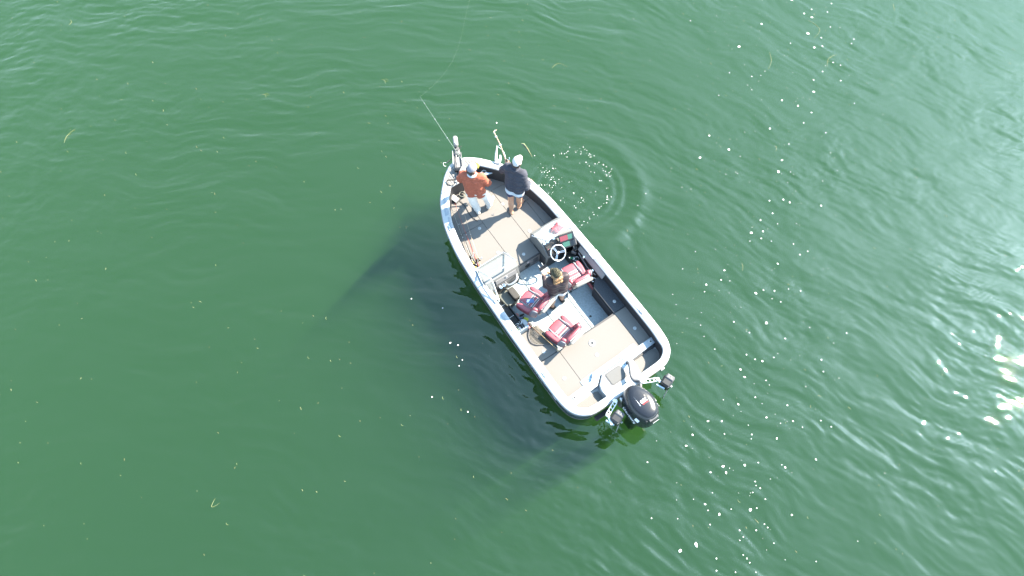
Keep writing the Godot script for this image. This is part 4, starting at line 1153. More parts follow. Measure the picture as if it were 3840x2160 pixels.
func build_trolling_motor():
	var o := thing("trolling_motor", "grey bow trolling motor deployed over the nose of the boat", "trolling motor", Vector3(-0.02, 0.86, -3.3))
	var ax := Vector3(0.30, 0, -0.62).normalized()        # the mount points out over the bow
	var sd := Vector3(ax.z, 0, -ax.x)
	var at := func(f: float, s: float, y: float) -> Vector3: return ax * f + sd * s + Vector3(0, y, 0)
	var bs := Basis(-sd, Vector3.UP, -ax)
	part(o, "base_plate", m_box(Vector3(0.17, 0.02, 0.42), 0.006, at.call(0.0, 0.0, 0.01), bs), M.grey_plastic)
	for s in [-1.0, 1.0]: part(o, "mount_rail", m_box(Vector3(0.035, 0.06, 0.46), 0.012, at.call(0.04, 0.075 * s, 0.05), bs), M.mount_grey)
	part(o, "mount_bed", m_box(Vector3(0.10, 0.02, 0.34), 0.004, at.call(0.04, 0.0, 0.035), bs), M.mid_grey)
	var g := G.new(); g.tube([at.call(-0.17, -0.10, 0.05), at.call(-0.17, 0.10, 0.05)], [0.05, 0.05], 14); part(o, "cable_drum", g.done(), M.black)
	part(o, "pull_cord", m_tube(curve([at.call(-0.14, 0.02, 0.10), at.call(0.02, 0.01, 0.075), at.call(0.16, 0.03, 0.11)], 4), 0.006, 5), M.white_thread)
	part(o, "hinge_block", m_box(Vector3(0.13, 0.10, 0.14), 0.03, at.call(0.24, 0.0, 0.08), bs), M.grey_plastic)
	g = G.new(); g.lathe([[0.07, 0.0], [0.075, 0.03], [0.06, 0.07], [0.055, 0.10]], at.call(0.32, 0.0, 0.06), 14); part(o, "steering_housing", g.done(), M.grey_plastic)
	part(o, "shaft", m_tube([at.call(0.34, 0.0, 0.22), at.call(0.36, 0.0, -1.5)], 0.016, 10), M.black)
	# oblong head
	var hb := Basis(-sd, Vector3.UP, -ax)
	g = G.new()
	var rings := []
	for k in [[0.85, 0.17], [1.0, 0.20], [1.0, 0.25], [0.92, 0.275], [0.6, 0.285]]:
		var r := PackedVector3Array()
		for p in round_rect(0.105 * k[0], 0.26 * k[0], 0.05 * k[0], 5):
			r.append(hb * Vector3(p.x, k[1], p.y) + at.call(0.44, 0.0, 0.0))
		rings.append(r)
	rings.reverse()
	g.loft(rings, true, true, true)
	var hd := part(o, "motor_head", g.done(), M.mid_grey)
	for f in [0.37, 0.45]:
		g = G.new(); g.lathe([[0.026, 0.283], [0.024, 0.290], [0.008, 0.291]], at.call(f, 0.0, 0.0), 12); part(hd, "head_button", g.done(), M.gel_white)
	# coiled cable hanging on the port side
	var coil := []
	var c0: Vector3 = at.call(0.34, -0.10, 0.16); var c1 := Vector3(-0.20, 0.02, -0.16)
	for k in 91:
		var t := k / 90.0
		var mid := c0.lerp(c1, t) + Vector3(0, -0.06 * sin(t * PI), 0)
		coil.append(mid + Vector3(cos(t * TAU * 11) * 0.018, sin(t * TAU * 11) * 0.018, 0))
	part(o, "coil_cable", m_tube(coil, 0.006, 5), M.rubber)
	part(o, "cable_loop", m_tube(curve([c1, c1 + Vector3(-0.06, 0.02, -0.03), c1 + Vector3(-0.09, 0, 0.03), c1 + Vector3(-0.05, -0.02, 0.05)], 5), 0.008, 6), M.pale_plastic)
	# latch frame behind the drum
	for s in [-1.0, 0.2, 1.0]: part(o, "latch_bar", m_box(Vector3(0.022, 0.03, 0.20), 0.005, at.call(-0.32, 0.07 * s, 0.02), bs), M.mount_grey)
	part(o, "latch_cross", m_box(Vector3(0.20, 0.03, 0.022), 0.005, at.call(-0.42, 0.0, 0.025), bs), M.grey_plastic)
	part(o, "power_cord", m_tube(curve([at.call(-0.42, -0.05, 0.02), Vector3(-0.42, 0.01, 0.22), Vector3(-0.46, 0.01, 0.33), Vector3(-0.38, 0.01, 0.40), Vector3(-0.30, 0.01, 0.37)], 5), 0.008, 6), M.rubber)
	part(o, "plug", m_box(Vector3(0.05, 0.03, 0.04), 0.008, Vector3(-0.28, 0.02, 0.36)), M.pale_plastic)
	# stay rope on the starboard side
	part(o, "side_stay", m_tube([at.call(0.30, 0.09, 0.12), at.call(-0.12, 0.12, 0.02)], 0.008, 6), M.gel_white)

# ------------------------------------------------------------------ fishing gear
func rod(called: String, label: String, group: String, pts: Array, blank: Material, grip: Material, r0 := 0.011, grip_len := 0.35, reel := true, per := 6):
	var o := Node3D.new(); o.name = numbered(called); add_child(o)
	var base: Vector3 = pts[0]
	o.transform = BT * Transform3D(Basis.IDENTITY, base)
	tag(o, label, "fishing rod", group)
	var local := []
	for p in pts: local.append(p - base)
	var c := curve(local, per)
	var rad := []
	for k in c.size(): rad.append(lerpf(r0, r0 * 0.28, float(k) / (c.size() - 1)))
	part(o, "blank", m_tube(c, rad, 6), blank)
	var d: Vector3 = (c[1] - c[0]).normalized()
	part(o, "grip", m_tube([-d * 0.02, d * 0.05, d * grip_len], [r0 * 1.5, r0 * 1.7, r0 * 1.35], 8), grip)
	if reel:
		var up := Vector3(0.3, 1.0, 0).normalized()
		var rp := d * (grip_len * 0.62)
		var g := G.new()
		g.ball(rp + up * 0.045, Vector3(0.032, 0.026, 0.038), 10, 6)
		g.tube([rp, rp + up * 0.04], 0.009, 6)
		part(o, "reel", g.done(), M.black)
		part(o, "reel_handle", m_tube([rp + up * 0.045, rp + up * 0.045 + Vector3(0.06, 0.01, 0.015), rp + up * 0.05 + Vector3(0.065, 0.02, -0.02)], [0.005, 0.005, 0.010], 5), M.chrome)
	for k in range(per, c.size(), maxi(1, per - 1)):
		var gg := G.new()
		gg.lathe([[rad[k] * 1.8 + 0.004, -0.004], [rad[k] * 1.8 + 0.005, 0.0], [rad[k] * 1.8 + 0.004, 0.004]], c[k], 8, Basis(Quaternion(Vector3.UP, (c[mini(k + 1, c.size() - 1)] - c[k - 1]).normalized())))
		part(o, "guide", gg.done(), M.alu)
	return o

func build_rods():
	rod("fishing_rod", "long fishing rod held out over the bow by the person in rust jacket", "", [Vector3(-0.03, 1.12, -2.52), Vector3(0.02, 1.12, -3.2), Vector3(0.08, 1.09, -4.0), Vector3(0.14, 1.05, -4.7), Vector3(0.20, 0.98, -5.28)], M.rod_pale, M.cork, 0.0075, 0.4, true)
	rod("fishing_rod", "bent pale fishing rod held up by the person in white cap", "", [Vector3(0.68, 1.33, -2.42), Vector3(0.65, 1.78, -2.64), Vector3(0.60, 2.04, -2.73), Vector3(0.60, 2.10, -2.78), Vector3(0.69, 2.05, -2.82)], M.rod_tan, M.rod_tan, 0.017, 0.12, true, 5)
	var y := DECK + 0.03
	var g := "fishing rods lying along the port bow deck"
	rod("fishing_rod", "yellow handled fishing rod lying against the port gunwale", g, [Vector3(-1.0, y, -0.98), Vector3(-0.93, y + 0.02, -1.4), Vector3(-0.80, y + 0.02, -2.0), Vector3(-0.62, y + 0.12, -2.75)], M.rod_blank, M.yellow_grip, 0.0075, 0.32)
	rod("fishing_rod", "red handled fishing rod lying on the port bow deck", g, [Vector3(-0.925, y, -1.02), Vector3(-0.84, y + 0.02, -1.45), Vector3(-0.70, y + 0.02, -2.0), Vector3(-0.52, y + 0.06, -2.7)], M.rod_red, M.rod_red, 0.0075, 0.36)
	rod("fishing_rod", "cork handled fishing rod with open spinning reel on the bow deck", g, [Vector3(-0.90, y, -1.03), Vector3(-0.78, y + 0.02, -1.42), Vector3(-0.62, y + 0.02, -1.95), Vector3(-0.44, y + 0.05, -2.5)], M.rod_tan, M.cork, 0.007, 0.34)
	rod("fishing_rod", "thin black fishing rod lying across the bow deck shadow", g, [Vector3(-0.99, y + 0.02, -1.25), Vector3(-0.90, y + 0.02, -1.6), Vector3(-0.80, y + 0.02, -1.95), Vector3(-0.70, y + 0.02, -2.3)], M.rubber, M.rubber, 0.007, 0.2)
	var h := "fishing rods stowed in the port locker"
	for k in 4:
		rod("stowed_rod", ["black rod with green wrapped grip in the port locker", "black rod with pale butt cap in the port locker", "black rod with silver reel seat in the port locker", "dark rod lying deepest in the port locker"][k], h, [Vector3(-1.04 + 0.036 * k, 0.47 + 0.01 * (k % 2), 0.52), Vector3(-1.045 + 0.036 * k, 0.49, 0.2), Vector3(-1.06 + 0.03 * k, 0.52, -0.20)], M.rubber, [M.green_bit, M.pale_plastic, M.alu, M.rubber][k], 0.011, 0.14, k % 2 == 0, 3)
	# line running out ahead of the boat
	var pts := []
	var a := BT * Vector3(0.20, 0.98, -5.28)
	for k in 15:
		var t := k / 14.0
		var p := a.lerp(Vector3(-1.0, 0.01, -15.2), t) + Vector3(0.35 * sin(t * PI) * (1.0 - t), -0.75 * sin(t * PI) * 0.55, 0)
		p.y = maxf(p.y, 0.012 + 0.001 * k)
		pts.append(p - a)
	var ln := MeshInstance3D.new(); ln.name = "fishing_line"; ln.mesh = m_tube(pts, 0.0007, 4); ln.material_override = M.line_pale
	add_child(ln); ln.position = a
	tag(ln, "thin fishing line running from the long rod out over the water", "fishing line")

func build_net():
	var o := thing("landing_net", "landing net with brown pole lying on the port rear deck", "landing net", Vector3(-0.77, 0.47, 0.60))
	var y := 0.0
	var hoop := curve([Vector3(0.0, 0.03, 0.0), Vector3(-0.08, 0.02, 0.05), Vector3(-0.165, y, 0.15), Vector3(-0.185, y, 0.27), Vector3(-0.13, y, 0.37), Vector3(-0.03, y, 0.43), Vector3(0.09, 0.01, 0.49)], 5)
	part(o, "hoop", m_tube(hoop, 0.009, 7), M.grey_plastic)
	part(o, "pole", m_tube([Vector3(-0.01, 0.06, -0.02), Vector3(0.05, 0.07, 0.3), Vector3(0.155, 0.06, 0.78)], 0.011, 8), M.wood_pole)
	part(o, "pole_stripe", m_tube([Vector3(0.045, 0.087, 0.27), Vector3(0.15, 0.077, 0.76)], 0.004, 5), M.cork)
	part(o, "yoke", m_box(Vector3(0.06, 0.05, 0.07), 0.015, Vector3(0.0, 0.045, -0.03)), M.rubber)
	# netting: knotted cords inside the hoop, and the bag slumped off the deck edge
	var g := G.new()
	var n := 15
	var grid := func(u: float, v: float) -> Vector3:
		# u 0 at hoop, 1 at the pole; v along the pole
		var k := v * (hoop.size() - 1)
		var i := mini(int(k), hoop.size() - 2)
		var hp: Vector3 = hoop[i].lerp(hoop[i + 1], k - i)
		var pp := Vector3(0.0, 0.05, 0.0).lerp(Vector3(0.09, 0.05, 0.49), v)
		return hp.lerp(pp, u) + Vector3(0, -0.02 * sin(u * PI), 0)
	var bag := func(u: float, v: float) -> Vector3:
		var pp := Vector3(0.0, 0.05, 0.02).lerp(Vector3(0.10, 0.05, 0.44), v)
		return pp + Vector3(u * (0.13 - 0.05 * absf(v - 0.5)), -0.10 * u * u + 0.02 * sin(v * 17.0 + u * 9.0), 0.02 * sin(u * 12.0 + v * 7.0))
	for f in [grid, bag]:
		for k in n + 1:
			var t := k / float(n)
			var p1 := []; var p2 := []
			for q in 9:
				p1.append(f.call(q / 8.0, t)); p2.append(f.call(t, q / 8.0))
			g.tube(p1, 0.0022, 3, false); g.tube(p2, 0.0022, 3, false)
	part(o, "netting", g.done(), M.net_cord)

func crumpled(w: float, d: float, h: float, seed_: int, n := 16) -> ArrayMesh:
	var nz := FastNoiseLite.new(); nz.seed = seed_; nz.frequency = 1.0
	var g := G.new(); g.smooth(1)
	var f := func(i: int, j: int) -> Vector3:
		var u := i / float(n) - 0.5; var v := j / float(n) - 0.5
		var edge := 1.0 - smooth01(0.3, 0.5, maxf(absf(u), absf(v)))
		return Vector3(u * w * (1 + 0.25 * nz.get_noise_2d(v * 3, 5)), h * edge * (0.55 + 0.9 * absf(nz.get_noise_2d(u * 5, v * 5))), v * d * (1 + 0.3 * nz.get_noise_2d(u * 3, 9)))
	for j in n:
		for i in n: g.quad(f.call(i, j), f.call(i + 1, j), f.call(i + 1, j + 1), f.call(i, j + 1))
	return g.done()

func build_gear():
	var g: G
	# displays
	for k in 2:
		var o := thing("chart_plotter", ["fish finder with red and green screen on the helm console", "fish finder with dark split screen low on the helm console"][k], "fish finder", [Vector3(0.855, 0.90, -0.50), Vector3(0.855, 0.79, -0.40)][k], -14.0, "fish finders at the helm")
		var b := Basis(Vector3.RIGHT, 0.75)
		part(o, "case", m_box(Vector3(0.33, 0.04, 0.17), 0.012, Vector3.ZERO, b), M.black)
		if k == 0:
			part(o, "screen", m_box(Vector3(0.17, 0.004, 0.105), 0.0, b * Vector3(-0.065, 0.021, 0), b), M.display_red)
			part(o, "screen", m_box(Vector3(0.10, 0.004, 0.105), 0.0, b * Vector3(0.072, 0.021, 0), b), M.display_green)
		else:
			part(o, "screen", m_box(Vector3(0.15, 0.004, 0.10), 0.0, b * Vector3(-0.06, 0.021, -0.005), b), M.display_green)
			part(o, "screen", m_box(Vector3(0.11, 0.004, 0.10), 0.0, b * Vector3(0.075, 0.021, -0.005), b), M.display_dark)
		part(o, "key_strip", m_box(Vector3(0.022, 0.006, 0.13), 0.002, b * Vector3(0.145, 0.021, 0), b), M.grey_plastic)
		part(o, "mount", m_tube([b * Vector3(0, -0.02, 0.0), b * Vector3(0, -0.03, 0) + Vector3(0, -0.08, -0.04)], 0.025, 8), M.chrome)
	var dsp := thing("bow_display", "small display with blue screen on the bow platform", "fish finder", Vector3(-0.04, 0.86, -3.07), 35.0)
	var db := Basis(Vector3.RIGHT, 0.6)
	part(dsp, "case", m_box(Vector3(0.20, 0.03, 0.14), 0.008, Vector3(0, 0.075, 0), db), M.grey_plastic)
	part(dsp, "screen", m_box(Vector3(0.16, 0.004, 0.10), 0.0, Vector3(0, 0.075, 0) + db * Vector3(0, 0.016, 0), db), M.screen_blue)
	part(dsp, "mount", m_tube([Vector3(0, 0, -0.02), Vector3(0, 0.07, -0.01)], 0.02, 8), M.rubber)
	# foot pedal and tangle in the bow recess
	var fp := thing("foot_pedal", "trolling motor foot pedal in the port bow recess", "foot pedal", Vector3(-0.46, DECK, -2.82), 20.0)
	part(fp, "base", m_box(Vector3(0.16, 0.03, 0.24), 0.01, Vector3(0, 0.015, 0)), M.rubber)
	part(fp, "tread", m_box(Vector3(0.13, 0.025, 0.20), 0.008, Vector3(0, 0.06, 0), Basis(Vector3.RIGHT, 0.2)), M.pale_plastic)
	part(fp, "pedal_cord", m_tube(curve([Vector3(0.05, 0.02, 0.1), Vector3(0.0, 0.01, 0.3), Vector3(-0.12, 0.01, 0.55), Vector3(-0.14, 0.01, 0.75)], 5), 0.007, 5), M.rubber)
	var boot := thing("mooring_rope", "grey mooring rope coiled beside the foot pedal", "rope", Vector3(-0.27, DECK, -2.80), 0.0)
	var coil := []
	for k in 61: coil.append(Vector3(cos(k * 0.42) * (0.075 - 0.0003 * k), 0.015 + 0.0012 * k, sin(k * 0.42) * 0.06))
	part(boot, "coil", m_tube(coil, 0.010, 5), M.bin_grey)
	part(boot, "loose_end", m_tube(curve([coil[60], Vector3(0.12, 0.03, 0.02), Vector3(0.20, 0.015, -0.05)], 4), 0.010, 5), M.bin_grey)
	# white bracket over the bow rail and its cord
	var br := thing("rail_bracket", "white metal bracket standing out over the starboard bow rail", "bracket", Vector3(0.70, 0.84, -2.86), 0.0)
	part(br, "clamp", m_box(Vector3(0.13, 0.05, 0.12), 0.01, Vector3(0.03, 0.02, -0.02), Basis(Vector3.UP, -0.8)), M.gel_white)
	part(br, "arm", m_tube([Vector3(0.0, 0.04, -0.05), Vector3(0.09, 0.09, -0.17), Vector3(0.17, 0.12, -0.27)], [0.035, 0.028, 0.016], 8), M.gel_white)
	part(br, "arm_tip", m_tube([Vector3(0.17, 0.12, -0.27), Vector3(0.20, 0.13, -0.32)], [0.014, 0.008], 8), M.pale_plastic)
	part(br, "side_block", m_box(Vector3(0.05, 0.05, 0.13), 0.01, Vector3(0.13, 0.03, -0.07), Basis(Vector3.UP, -0.5)), M.gel_white)
	var cd := MeshInstance3D.new(); cd.name = "teal_cord"; cd.material_override = M.cord_teal
	cd.mesh = m_tube(curve([Vector3(0, 0, 0), Vector3(0.05, -0.03, 0.16), Vector3(-0.02, 0.05, 0.36), Vector3(-0.18, 0.25, 0.62)], 6), 0.006, 5)
	add_child(cd); cd.transform = BT * Transform3D(Basis.IDENTITY, Vector3(0.90, 0.97, -3.17)); tag(cd, "thin teal cord hanging from the rail bracket tip", "cord")
	# port cockpit: bin, bag, card
	var bn := thing("storage_bin", "grey green storage bin on the port cockpit floor", "bin", Vector3(-0.75, FLOOR, -0.26), 8.0)
	part(bn, "tub", pillow(0.30, 0.34, 0.20, 7.0), M.bin_grey)
	part(bn, "lid", pillow(0.32, 0.36, 0.03, 7.0), M.bin_grey, Vector3(0, 0.19, 0))
	var bag := thing("camera_bag", "dark grey padded camera bag lying on the storage bin", "bag", Vector3(-0.64, 0.345, -0.22), 2.0)
	part(bag, "body", pillow(0.15, 0.29, 0.13, 5.0), M.bag_grey)
	part(bag, "flap", pillow(0.145, 0.27, 0.02, 5.0), M.bag_grey, Vector3(0, 0.12, 0))
	part(bag, "strap", m_tube(curve([Vector3(-0.05, 0.08, -0.14), Vector3(-0.10, 0.02, -0.22), Vector3(-0.20, -0.03, -0.20), Vector3(-0.24, 0.0, -0.24)], 5), 0.012, 5), M.rubber)
	part(bag, "buckle", m_box(Vector3(0.05, 0.02, 0.04), 0.005, Vector3(-0.03, 0.10, -0.155)), M.pale_plastic)
	part(bag, "side_loop", m_tube(curve([Vector3(0.07, 0.06, 0.10), Vector3(0.11, 0.07, 0.14), Vector3(0.05, 0.06, 0.17)], 4), 0.009, 5), M.rubber)
	# helm clutter
	whole("towel", "crumpled pink towel on the helm dash under the windshield", "towel", crumpled(0.26, 0.20, 0.06, 3), M.pink_cloth, Vector3(0.83, 0.83, -0.80), Vector3(5, 20, 0))
	var bt := thing("water_bottle", "green plastic bottle in the helm cup ring", "bottle", Vector3(0.90, 0.36, -0.20))
	var bb := Basis(Vector3(0.3, 0, 1).normalized(), 0.9) * Basis(Vector3.RIGHT, -0.5)
	g = G.new(); g.lathe([[0.028, 0.0], [0.031, 0.01], [0.031, 0.09], [0.024, 0.12], [0.012, 0.15], [0.012, 0.16]], Vector3.ZERO, 14, bb); part(bt, "bottle_body", g.done(), M.bottle_green)
	g = G.new(); g.lathe([[0.0315, 0.03], [0.0318, 0.07]], Vector3.ZERO, 14, bb, false, false); part(bt, "bottle_label", g.done(), M.letter)
	g = G.new(); g.lathe([[0.014, 0.155], [0.014, 0.178]], Vector3.ZERO, 10, bb); part(bt, "bottle_cap", g.done(), M.gel_white)
	var cs := thing("small_case", "small grey case with dark label on the helm shelf", "case", Vector3(1.0, 0.345, -0.34), 30.0)
	part(cs, "box", m_box(Vector3(0.12, 0.09, 0.11), 0.01, Vector3(0, 0.045, 0)), M.mid_grey)
	part(cs, "label", m_box(Vector3(0.06, 0.002, 0.05), 0.0, Vector3(-0.01, 0.0915, 0.02)), M.blue_bit)
	var cu := thing("white_cup", "round white lid on the floor beside the steering wheel", "cup", Vector3(0.86, FLOOR, -0.44))
	part(cu, "cup_body", m_lathe([[0.04, 0.0], [0.048, 0.09]], 14), M.pale_plastic)
	part(cu, "cup_lid", m_lathe([[0.052, 0.088], [0.052, 0.10], [0.04, 0.108]], 14), M.gel_white)
	var ex := thing("red_canister", "slim red canister lying beside the helm seat", "canister", Vector3(0.845, 0.19, 0.36))
	part(ex, "cylinder", m_tube([Vector3(0, 0.06, 0), Vector3(0, 0.06, 0.02), Vector3(0.005, 0.06, 0.18), Vector3(0.005, 0.06, 0.2)], [0.02, 0.035, 0.035, 0.022], 10), M.red_vinyl)
	part(ex, "label", m_box(Vector3(0.02, 0.002, 0.09), 0.0, Vector3(-0.005, 0.0955, 0.09)), M.pink_plastic)
	# port locker clutter
	var grp := "tackle and jars beside the port seat"
	var jr := thing("bait_jar", "white bait jar with red lid beside the port seat", "jar", Vector3(-0.835, FLOOR, 0.17), 0.0, grp)
	part(jr, "jar_body", m_lathe([[0.06, 0.0], [0.065, 0.02], [0.065, 0.17], [0.055, 0.19]], 16), M.pale_plastic)
	part(jr, "jar_lid", m_lathe([[0.04, 0.19], [0.04, 0.215], [0.03, 0.22]], 16), M.pink_plastic)
	var tb := thing("bait_tub", "round white bait tub at the end of the rod locker", "tub", Vector3(-0.86, 0.30, 0.44), 0.0, grp)
	part(tb, "tub_body", m_lathe([[0.075, 0.0], [0.088, 0.15]], 18), M.pale_plastic)
	part(tb, "tub_lid", m_lathe([[0.094, 0.145], [0.094, 0.165], [0.08, 0.170]], 18), M.gel_white)
	var rt := thing("bait_tub", "pink bait tub beside the white tub", "tub", Vector3(-0.80, 0.30, 0.53), 0.0, grp)
	part(rt, "tub_body", m_lathe([[0.05, 0.0], [0.06, 0.12]], 16), M.pink_plastic)
	part(rt, "tub_lid", m_lathe([[0.064, 0.115], [0.064, 0.13], [0.05, 0.135]], 16), M.pink_plastic)
	for k in 3:
		var bx := thing("tackle_box", ["slim blue tackle box standing by the red lidded jar", "dark blue tackle box lying between jar and tub", "pale grey tackle tray under the lure packet"][k], "tackle box", [Vector3(-0.79, FLOOR, 0.27), Vector3(-0.76, FLOOR, 0.36), Vector3(-0.71, FLOOR, 0.40)][k], [25.0, 10.0, 20.0][k], grp)
		part(bx, "box", m_box(Vector3(0.07, 0.13, 0.14), 0.01, Vector3(0, 0.065, 0)), [M.blue_bit, M.blue_bit, M.mid_grey][k])
		part(bx, "clasp", m_box(Vector3(0.03, 0.02, 0.01), 0.003, Vector3(0, 0.10, 0.072)), M.pale_plastic)
	var lm := thing("lure_packet", "lime green lure packet beside the port seat", "packet", Vector3(-0.71, 0.255, 0.33), 35.0, grp)
	part(lm, "packet", m_box(Vector3(0.07, 0.012, 0.10), 0.004, Vector3(0, 0.006, 0)), M.lime)
	part(lm, "header_card", m_box(Vector3(0.07, 0.014, 0.025), 0.002, Vector3(0, 0.007, -0.06)), M.black)
	var st := thing("strap_loop", "black webbing strap looped on the floor by the port seat", "strap", Vector3(-0.80, FLOOR, 0.05))
	part(st, "strap", m_tube(curve([Vector3(0, 0.03, -0.04), Vector3(-0.01, 0.05, 0.05), Vector3(0.05, 0.05, 0.12), Vector3(0.14, 0.04, 0.13)], 5), 0.022, 6), M.rubber)
	part(st, "pad", m_box(Vector3(0.06, 0.03, 0.14), 0.01, Vector3(-0.06, 0.02, 0.02), Basis(Vector3.UP, 0.3)), M.navy)

# ------------------------------------------------------------------ people
func hand_bones(w: Vector3, d: Vector3, nrm: Vector3, thumb: Vector3, curl: float) -> Array:
	# w wrist, d along the palm, nrm out of the back of the hand, thumb towards the thumb's side
	var out := [[w, w + d * 0.04, 0.026, 0.030], [w + d * 0.03 + thumb * 0.016, w + d * 0.085 + thumb * 0.026, 0.018, 0.014], [w + d * 0.03 - thumb * 0.014, w + d * 0.08 - thumb * 0.026, 0.018, 0.013]]
	var len := [0.036, 0.042, 0.039, 0.030]
	for k in 4:
		var b := w + d * (0.088 - 0.004 * absf(k - 1.3)) + thumb * (0.030 - 0.020 * k)
		var a1 := curl * 0.8; var a2 := curl * 1.9; var a3 := curl * 2.7
		var p1: Vector3 = b + (d * cos(a1) - nrm * sin(a1)) * len[k]
		var p2: Vector3 = p1 + (d * cos(a2) - nrm * sin(a2)) * len[k] * 0.72
		var p3: Vector3 = p2 + (d * cos(a3) - nrm * sin(a3)) * len[k] * 0.5
		out.append([b, p1, 0.0095, 0.0088]); out.append([p1, p2, 0.0088, 0.0082]); out.append([p2, p3, 0.0082, 0.0072])
	var t0 := w + d * 0.028 + thumb * 0.026
	var t1 := t0 + (d * 0.6 + thumb * 0.8).normalized() * 0.04
	var t2 := t1 + (d * 0.9 + thumb * 0.15 - nrm * curl * 0.5).normalized() * 0.032
	out.append([t0, t1, 0.012, 0.0105]); out.append([t1, t2, 0.0105, 0.0085])
	return out

func cap_mesh(head: Vector3, hb: Basis, crown: Material, bill: Material, parent: Node, arch: bool):
	var g := G.new()
	var rings := []
	for k in 9:
		var b := (PI / 2) * k / 8.0
		var r := PackedVector3Array()
		for i in 24:
			var a := TAU * i / 24
			var drop := -0.012 * (1.0 + sin(a)) if k == 0 else 0.0
			r.append(head + hb * Vector3(cos(a) * 0.093 * cos(b) + 0.0, 0.022 + 0.118 * sin(b) * 0.98 + drop, sin(a) * 0.112 * cos(b) + 0.006))
		rings.append(r)
	g.loft(rings, true, false, true)
	var c := part(parent, "cap", g.done(), crown)
	g = G.new(); g.ball(head + hb * Vector3(0, 0.141, 0.006), Vector3(0.009, 0.006, 0.009), 8, 5); part(c, "button", g.done(), crown)
	# bill
	g = G.new(); g.smooth(2)
	var up := []; var n := 12
	for j in 5:
		var row := []
		for i in n + 1:
			var u := lerpf(-1.0, 1.0, i / float(n)); var t := j / 4.0
			var x := u * 0.085 * (1.0 - 0.12 * t * t)
			var z := -0.06 - 0.055 * sqrt(maxf(0.0, 1 - u * u * 0.9)) - t * 0.085 * sqrt(maxf(0.0, 1.0 - pow(absf(u), 2.6)))
			row.append(head + hb * Vector3(x, 0.028 - 0.028 * u * u - 0.018 * t, z))
		up.append(row)
	var th := hb * Vector3(0, -0.006, 0)
	for j in 4:
		for i in n:
			g.quad(up[j][i], up[j + 1][i], up[j + 1][i + 1], up[j][i + 1])
			g.quad(up[j][i] + th, up[j][i + 1] + th, up[j + 1][i + 1] + th, up[j + 1][i] + th)
	for i in n: g.quad(up[4][i], up[4][i] + th, up[4][i + 1] + th, up[4][i + 1])
	part(c, "bill", g.done(), bill)
	if arch:
		var pts := []
		for k in 9:
			var a := PI * k / 8.0
			pts.append(head + hb * Vector3(cos(a) * 0.045, 0.015 + sin(a) * 0.045, 0.100 - 0.012 * absf(cos(a)) - 0.012 * sin(a) + 0.012))
		part(c, "strap_opening", m_tube(pts, 0.007, 5), crown)

